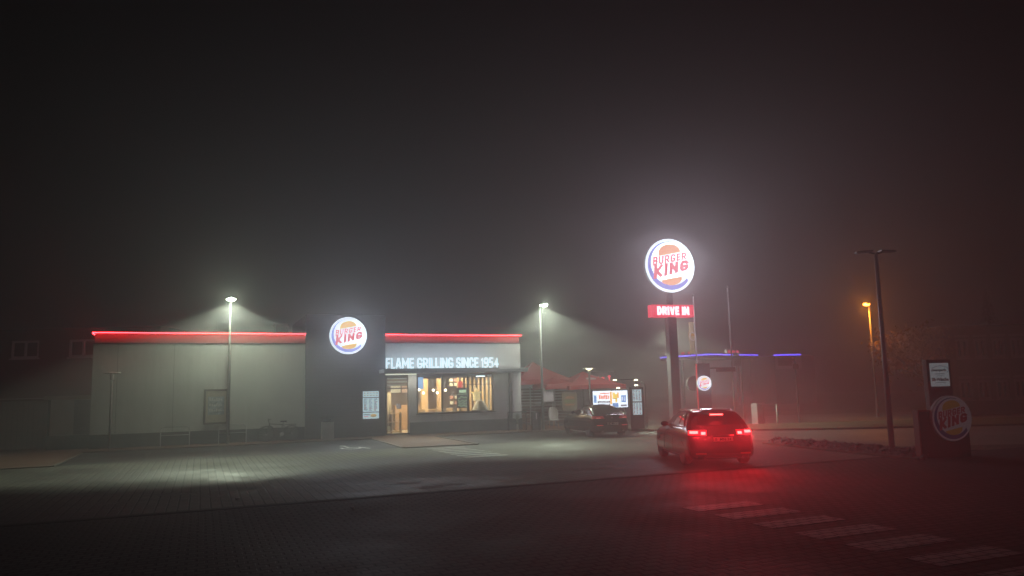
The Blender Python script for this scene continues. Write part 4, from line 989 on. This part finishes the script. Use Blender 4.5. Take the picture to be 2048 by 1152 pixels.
# rock bed
b = new(); rr = random.Random(9)
def inpoly(u, v): 
    return (24.1+(v*1.05)-u*1.6+(.6-.0*u)*0, 0)
for i in range(750):
    u = rr.random(); v = rr.random()
    A_ = Vector((23.45, -16.7)).lerp(Vector((22.5, -23.7)), u); B_ = Vector((24.2, -16.5)).lerp(Vector((24.7, -22.8)), u); A_ = Vector((23.45+.35*math.sin(u*PI), 0))*0+A_
    p = A_.lerp(B_, v); r = rr.uniform(.05, .12)
    k = len(b.verts); g = bmesh.ops.create_icosphere(b, subdivisions=1, radius=r)
    hgt = .02+.16*math.sin(PI*min(1, max(0, v)))*rr.random()
    for vv in g['verts']: vv.co = Vector((vv.co.x*rr.uniform(.8, 1.3)+p.x, vv.co.y*rr.uniform(.8, 1.3)+p.y, max(.0, vv.co.z*rr.uniform(.6, 1)+hgt)))
struct('rock_bed', b, mat('rocks', (.13, .11, .10), .7, var=.4, vs=6), 'stuff')
run_ = new(); 
for p, q in (((23.35, -16.6), (22.35, -23.7)),):
    d = Vector((q[0]-p[0], q[1]-p[1], 0)); box(run_, 0, d.length, -.05, .05, 0, .06, Matrix.Translation((p[0], p[1], 0)) @ Matrix.Rotation(math.atan2(d.y, d.x), 4, 'Z'))
struct('kerb', run_, MATS['kerb_stone'])

# ================================================================ CARS
def cr(P, t):
    """Catmull-Rom through list of tuples at float index t"""
    n = len(P); i = min(max(int(t), 0), n-2); f = t-i
    p0, p1, p2, p3 = P[max(i-1, 0)], P[i], P[i+1], P[min(i+2, n-1)]
    return [.5*((2*b_)+(-a+c)*f+(2*a-5*b_+4*c-d)*f*f+(-a+3*b_-3*c+d)*f**3) for a, b_, c, d in zip(p0, p1, p2, p3)]
def ring_pt(R_, a):
    """R_ = (z, xr, xf, w, cr_rear, cr_front); a 0..1 round half: 0 rear centre, 1 front centre; sign handled outside"""
    z, xr, xf, w_, c1, c2 = R_
    c1 = max(c1, .01); c2 = max(c2, .01)
    # segments: rear face .0-.22, rear corner .22-.34, side .34-.72, front corner .72-.84, front .84-1
    if a < .22: u = a/.22; y = u*(w_-c1); return (xr+.05*(y/w_)**2*1.5, y, z)
    if a < .34:
        t = (a-.22)/.12*PI/2; x0 = xr+.05*((w_-c1)/w_)**2*1.5; return (x0+c1*(1-math.cos(t)), w_-c1+c1*math.sin(t), z)
    if a < .72:
        u = (a-.34)/.38; xa = xr+c1+.05; xb = xf-c2-.05; return (xa+(xb-xa)*u, w_+.02*math.sin(PI*u), z)
    if a < .84:
        t = (a-.72)/.12*PI/2; return (xf-.05-c2+c2*math.sin(t), w_-c2+c2*math.cos(t), z)
    u = (a-.84)/.16; y = (w_-c2)*(1-u); return (xf-.05+.05*(1-(y/w_)**2), y, z)
def car(name, lb, loc, rz, rings, paint, ax, wr, feat):
    t = thing(name, lb, 'car', loc, rz)      # front along +x of the car; y to its left
    def S(a, k, side, off=0):
        p = Vector(ring_pt(cr(rings, k), a))
        if off:
            e = .012
            pa = Vector(ring_pt(cr(rings, k), min(a+e, 1)))-Vector(ring_pt(cr(rings, k), max(a-e, 0)))
            pk = Vector(ring_pt(cr(rings, min(k+e, len(rings)-1)), a))-Vector(ring_pt(cr(rings, max(k-e, 0)), a))
            nn = pk.cross(pa)
            if nn.length > 1e-9: 
                nn.normalize()
                cc = p-Vector((0, 0, .7)); cc.x *= .3
                if nn.dot(cc) < 0: nn = -nn
                p = p+nn*off
        return Vector((p.x, p.y*side, p.z))
    # body shell
    b = new(); NA, NK = 60, (len(rings)-1)*5; full = []
    for j in range(NK+1):
        k = j/5
        row = [b.verts.new(S(i/NA, k, 1)) for i in range(NA+1)]+[b.verts.new(S(i/NA, k, -1)) for i in range(NA-1, 0, -1)]
        full.append(row)
    n = len(full[0])
    for A_, B_ in zip(full[:-1], full[1:]):
        for i in range(n): b.faces.new((A_[i], A_[(i+1)%n], B_[(i+1)%n], B_[i])).smooth = True
    b.faces.new(full[0][::-1]); b.faces.new(full[-1])
    bmesh.ops.recalc_face_normals(b, faces=b.faces)
    # wheel arches by boolean
    body = obj('body', b, paint, t); me0 = body.data
    cut = new()
    for x in ax:
        for s in (-1, 1): lathe(cut, [(wr+.055, s*.62), (wr+.055, s*1.2)], (x, 0, wr), 32, 'Y', False)
    co = obj('cut', cut); mod = body.modifiers.new('b', 'BOOLEAN'); mod.operation = 'DIFFERENCE'; mod.object = co; mod.solver = 'EXACT'
    bpy.context.view_layer.update()
    dg = bpy.context.evaluated_depsgraph_get(); me = bpy.data.meshes.new_from_object(body.evaluated_get(dg))
    body.modifiers.clear(); 
    if len(me.polygons) > 500: body.data = me
    body.data.name = 'body'; bpy.data.objects.remove(co)
    if not body.data.materials: body.data.materials.append(paint)
    M_arch = mat('arch_lining', (.01, .01, .01), .9, var=0)
    def patch(pn, a0, a1, k0, k1, side, m, off=.012, parent=t, na=14, nk=8, trap=(0, 0), lab=None, th=.01):
        """patch of the shell; trap leans the a0/a1 edges with height"""
        b = new(); rows = []
        for j in range(nk+1):
            f = j/nk; k = k0+(k1-k0)*f; aa, ab = a0+trap[0]*f, a1+trap[1]*f
            rows.append([b.verts.new(S(aa+(ab-aa)*i/na, k, side, off)) for i in range(na+1)])
        for A_, B_ in zip(rows[:-1], rows[1:]):
            for i in range(na): b.faces.new((A_[i], A_[i+1], B_[i+1], B_[i])).smooth = True
        bmesh.ops.recalc_face_normals(b, faces=b.faces)
        o = obj(pn, b, m, parent, label=lab); s = o.modifiers.new('s', 'SOLIDIFY'); s.thickness = th; s.offset = 0; return o
    def patch2(pn, a1, k0, k1, m, off=.012, parent=t, na=20, nk=8, trap=0, lab=None, a_front=False):
        """patch spanning both sides across the rear (or front) centre"""
        b = new(); rows = []
        for j in range(nk+1):
            f = j/nk; k = k0+(k1-k0)*f; aa = a1+trap*f; row = []
            for i in range(-na, na+1):
                q = abs(i)/na*aa; row.append(b.verts.new(S(1-q if a_front else q, k, 1 if i >= 0 else -1, off)))
            rows.append(row)
        for A_, B_ in zip(rows[:-1], rows[1:]):
            for i in range(2*na): b.faces.new((A_[i], A_[i+1], B_[i+1], B_[i])).smooth = True
        bmesh.ops.recalc_face_normals(b, faces=b.faces)
        o = obj(pn, b, m, parent, label=lab); s = o.modifiers.new('s', 'SOLIDIFY'); s.thickness = .008; s.offset = 0; return o
    # wheels
    M_rim = mat('alloy', (.55, .55, .55), .35, .25, var=.05)
    for x in ax:
        for s in (-1, 1):
            yy = s*feat['track']
            b = new(); lathe(b, [(wr-.1, -.1), (wr-.02, -.105), (wr, -.07), (wr, .07), (wr-.02, .105), (wr-.1, .1)], (x, yy, wr), 36, 'Y'); wh = obj('wheel', b, M_rubber, t)
            b = new(); lathe(b, [(wr-.105, -.06), (wr-.095, -.06), (wr-.095, .06), (wr-.105, .06)], (x, yy, wr), 32, 'Y')
            for q in range(feat.get('spokes', 5)):
                a0 = 2*PI*q/feat.get('spokes', 5)+.3
                M_ = Matrix.Translation((x, yy, wr)) @ Matrix.Rotation(a0, 4, 'Y'); box(b, -.03, .03, s*.05 if s > 0 else -.085, s*.05+.035 if s > 0 else -.05, .02, wr-.1, M_)
            lathe(b, [(.06, s*.04), (.05, s*.095)], (x, yy, wr), 16, 'Y'); obj('rim', b, M_rim, wh)
            b = new(); lathe(b, [(wr-.11, -.03), (wr-.11, .02)], (x, yy-s*.01, wr), 24, 'Y'); obj('brake_disc', b, M_dark, wh)
    feat['build'](t, patch, patch2, S)
    return t
M_cglass = mat('car_glass', (.008, .009, .01), .06, var=0, spec=.6, coat=.5)
M_blackp = mat('black_plastic', (.015, .015, .016), .5, var=.05)
M_chrome = mat('chrome', (.6, .6, .6), .15, 1, var=0)
M_plate = mat('plate_white', (.75, .74, .66), .35, var=.02)
M_plateink = mat('plate_ink', (.02, .02, .02), .5, var=0)
def car_common(t, patch, patch2, S, K, lights):
    pass
# ring list helper: z, rear x, front x, half width, rear corner, front corner
SILV = mat('car_silver', (.016, .013, .015), .16, 0, var=.03, coat=.1, spec=.3)
BLK = mat('car_black', (.012, .012, .014), .18, .2, var=.02, coat=1)
RED = [(.19, -2.02, 2.0, .80, .22, .3), (.27, -2.12, 2.1, .875, .25, .34), (.42, -2.16, 2.15, .89, .27, .36), (.58, -2.14, 2.12, .885, .27, .36), (.76, -2.08, 2.02, .88, .26, .34),
       (.88, -2.05, 1.72, .868, .26, .34), (.97, -2.01, 1.05, .845, .26, .3), (1.10, -1.90, .78, .795, .24, .25), (1.24, -1.77, .48, .735, .22, .25), (1.36, -1.62, .18, .665, .22, .25), (1.43, -1.45, -.05, .56, .2, .22), (1.465, -1.05, -.3, .33, .15, .15), (1.475, -.8, -.5, .1, .05, .05)]
def build_red(t, patch, patch2, S):
    # indices: 0..12 ; belt ~6.1, roof rail ~9.4
    g = patch2('rear_window', .235, 6.7, 9.2, M_cglass, trap=-.01)
    for sd in (1, -1):
        patch('side_window', .375, .455, 6.25, 9.0, sd, M_cglass, trap=(.02, .0)); patch('side_window', .465, .575, 6.15, 9.2, sd, M_cglass, trap=(.0, .0)); patch('side_window', .585, .70, 6.15, 9.2, sd, M_cglass, trap=(.0, .0))
        patch('window_trim', .37, .70, 6.0, 6.12, sd, M_chrome, .016)
        patch('door_seam', .5, .502, 1.5, 6.0, sd, M_blackp, .004, na=1, th=.004); patch('door_seam', .605, .607, 1.5, 6.0, sd, M_blackp, .004, na=1, th=.004)
        patch('door_handle', .47, .493, 4.75, 4.95, sd, SILV, .03, th=.02); patch('door_handle', .575, .598, 4.75, 4.95, sd, SILV, .03, th=.02)
        patch('side_skirt', .40, .66, .3, 1.0, sd, M_blackp, .006)
        x, y, z = S(.66, 6.2, sd)
        b = new(); bmesh.ops.create_uvsphere(b, u_segments=16, v_segments=10, radius=1, matrix=Matrix.Translation((x-.02, (abs(y)+.13)*sd, z+.06)) @ Matrix.Diagonal((.07, .11, .075, 1))); 
        for f in b.faces: f.smooth = True
        box(b, x-.05, x+.05, min(abs(y)*sd, (abs(y)+.08)*sd)-.01, max(abs(y)*sd, (abs(y)+.08)*sd)+.01, z-.0, z+.03)
        obj('mirror', b, M_blackp, t)
        # tail lamps: housing, bright core
        h = patch('tail_light', .145, .305, 4.45, 5.75, sd, mat('lamp_red', (.3, .01, .01), .2, emit=(1, .01, .025), es=1.3), .012, lab='glowing red tail light')
        patch('brake_lens', .225, .288, 4.8, 5.5, sd, BRK, .02, parent=h); patch('brake_lens', .155, .196, 4.55, 5.2, sd, BRK, .02, parent=h)
        x, y, z = S(.22, 5.0, sd)
        patch('rear_reflector', .16, .25, 1.4, 1.65, sd, mat('reflector', (.3, .01, .01), .3, var=0), .01)
        patch('headlight', .79, .9, 4.2, 5.0, sd, mat('headlamp', (.5, .5, .5), .1, var=0), .01)
        b = new(); lathe(b, [(.035, -.06), (.035, .03)], (-2.13, .5*sd, .24), 14, 'X'); obj('exhaust', b, M_chrome, t)
    patch2('windscreen', .13, 6.6, 9.3, M_cglass, a_front=True, trap=-.02)
    patch2('tailgate_seam', .235, 3.35, 3.42, M_blackp, .004)
    patch2('rear_bumper', .24, .7, 1.5, M_blackp, .008)
    patch2('roof_spoiler', .2, 9.45, 10.0, SILV, .035)
    b = new(); box(b, -1.70, -1.66, -.17, .17, 1.335, 1.362); obj('brake_strip', b, BRK, t, label='glowing third brake light below the roof edge')
    b = new(); box(b, -2.175, -2.16, -.26, .26, .66, .77); p = obj('number_plate', b, M_plate, t)
    o = obj('plate_text', text_bm('B  MN 24', .42, .07, .002, .01), M_plateink, p); o.rotation_euler = (0, 0, -PI/2); o.location = (-2.18, .21, .68)
    b = new(); box(b, -2.14, -2.10, -.3, .3, .79, .83); obj('plate_recess', b, M_chrome, t)
    for s in (-1, 1):
        lamp('brake_wash', 'POINT', 13, (-2.6, .6*s, .88), (1, .02, .03), t, shadow_soft_size=.3)  # added point lamp in open air behind the car, washes its rear red
        lamp('brake_wash', 'AREA', 44, (-2.25, .6*s, .86), (1, .02, .03), t, shape='RECTANGLE', size=.12, size_y=.3, rot=(0, PI/2, 0), spread=2.2)
    lamp('brake_wash', 'POINT', 9, (-2.1, 0, 1.46), (1, .02, .03), t, shadow_soft_size=.25)  # another added point lamp, reddens the upper rear
    b = new()
    for s in (-1, 1): path(b, [(.0, .62*s, 1.42), (-.2, .60*s, 1.46), (-1.2, .56*s, 1.455), (-1.35, .55*s, 1.41)], .014, 8)
    obj('roof_rail', b, M_chrome, t)
BRK = glow('brake_glow', (1, .03, .028), 28)
car('estate_car', 'silver estate car stopped with glowing red brake lights', (18.08, -19.98, 0), PI/2-math.radians(20.8), RED, SILV, (-1.3, 1.32), .325, dict(track=.79, spokes=5, build=build_red))
BL = [(.18, -1.95, 1.95, .79, .22, .3), (.26, -2.05, 2.05, .86, .25, .34), (.42, -2.1, 2.1, .875, .28, .36), (.58, -2.1, 2.08, .87, .28, .36), (.74, -2.04, 1.98, .865, .28, .34),
      (.86, -2.0, 1.66, .85, .27, .34), (.95, -1.93, 1.0, .825, .26, .3), (1.06, -1.72, .72, .77, .24, .25), (1.18, -1.46, .42, .71, .22, .25), (1.28, -1.2, .12, .64, .22, .25), (1.35, -.95, -.1, .54, .2, .22), (1.385, -.65, -.3, .33, .12, .12), (1.395, -.5, -.4, .08, .03, .03)]
def build_black(t, patch, patch2, S):
    patch2('rear_window', .235, 6.3, 9.3, M_cglass)
    for sd in (1, -1):
        patch('side_window', .40, .485, 6.2, 8.9, sd, M_cglass, trap=(.03, 0)); patch('side_window', .495, .70, 6.15, 9.1, sd, M_cglass)
        patch('window_trim', .40, .70, 6.0, 6.1, sd, M_chrome, .015)
        patch('door_seam', .495, .497, 1.5, 6.0, sd, M_chrome, .004, na=1, th=.004)
        patch('door_handle', .505, .53, 4.9, 5.05, sd, M_chrome, .03, th=.02)
        patch('side_skirt', .40, .66, .35, .6, sd, M_alu, .01)
        x, y, z = S(.665, 6.2, sd)
        b = new(); bmesh.ops.create_uvsphere(b, u_segments=16, v_segments=10, radius=1, matrix=Matrix.Translation((x-.02, (abs(y)+.12)*sd, z+.06)) @ Matrix.Diagonal((.07, .1, .07, 1)))
        for f in b.faces: f.smooth = True
        box(b, x-.05, x+.05, min(abs(y)*sd, (abs(y)+.08)*sd)-.01, max(abs(y)*sd, (abs(y)+.08)*sd)+.01, z-.0, z+.03)
        obj('mirror', b, M_blackp, t)
        h = patch('tail_light', .13, .325, 4.4, 5.5, sd, mat('tail_red', (.5, .015, .02), .15, emit=(1, .03, .04), es=.12), .014, trap=(.03, 0))  # lamp is off; its faint glow is put into the material
        patch('tail_lens', .2, .26, 4.5, 4.8, sd, mat('tail_lens', (.9, .3, .3), .1, emit=(1, .3, .25), es=.5), .022, parent=h)
        patch('rear_reflector', .17, .26, 2.4, 2.65, sd, mat('tail_lens2', (.7, .1, .1), .1, emit=(1, .15, .12), es=.3), .012)  # reflector is no lamp; glow put into its material
        b = new(); lathe(b, [(.04, -.07), (.04, .03)], (-2.05, .5*sd, .24), 14, 'X'); obj('exhaust', b, M_chrome, t)
        patch('headlight', .79, .9, 4.2, 5.0, sd, MATS['headlamp'], .01)
    patch2('windscreen', .13, 6.5, 9.2, M_cglass, a_front=True, trap=-.02)
    patch2('boot_seam', .235, 6.05, 6.12, M_chrome, .006)
    patch2('bumper_seam', .24, 3.1, 3.16, M_blackp, .004)
    b = new(); box(b, -2.125, -2.11, -.26, .26, .52, .63); p = obj('number_plate', b, M_plate, t)
    o = obj('plate_text', text_bm('SL  MA 61', .42, .07, .002, .01), M_plateink, p); o.rotation_euler = (0, 0, -PI/2); o.location = (-2.13, .21, .54)
    b = new(); lathe(b, [(.045, -.01), (.045, .012)], (-2.04, 0, .84), 20, 'X'); obj('badge', b, M_chrome, t)
car('parked_hatchback', 'black hatchback parked by the terrace with unlit tail lights given a faint glow', (21.75, -6.95, 0), PI/2-math.radians(5.8), BL, BLK, (-1.28, 1.28), .315, dict(track=.775, spokes=7, build=build_black))

# ================================================================ HAZE
b = new(); box(b, -118, 158, -66, 138, -1.3, 12.9)
hz = obj('haze', b); hz['kind'] = 'stuff'
m = bpy.data.materials.new('haze'); m.use_nodes = True; n = m.node_tree; n.nodes.remove(n.nodes['Principled BSDF'])
v = n.nodes.new('ShaderNodeVolumePrincipled'); v.inputs['Density'].default_value = .0115; v.inputs['Color'].default_value = (.88, .88, .90, 1); v.inputs['Anisotropy'].default_value = .62
n.links.new(v.outputs[0], n.nodes['Material Output'].inputs['Volume']); hz.data.materials.append(m)
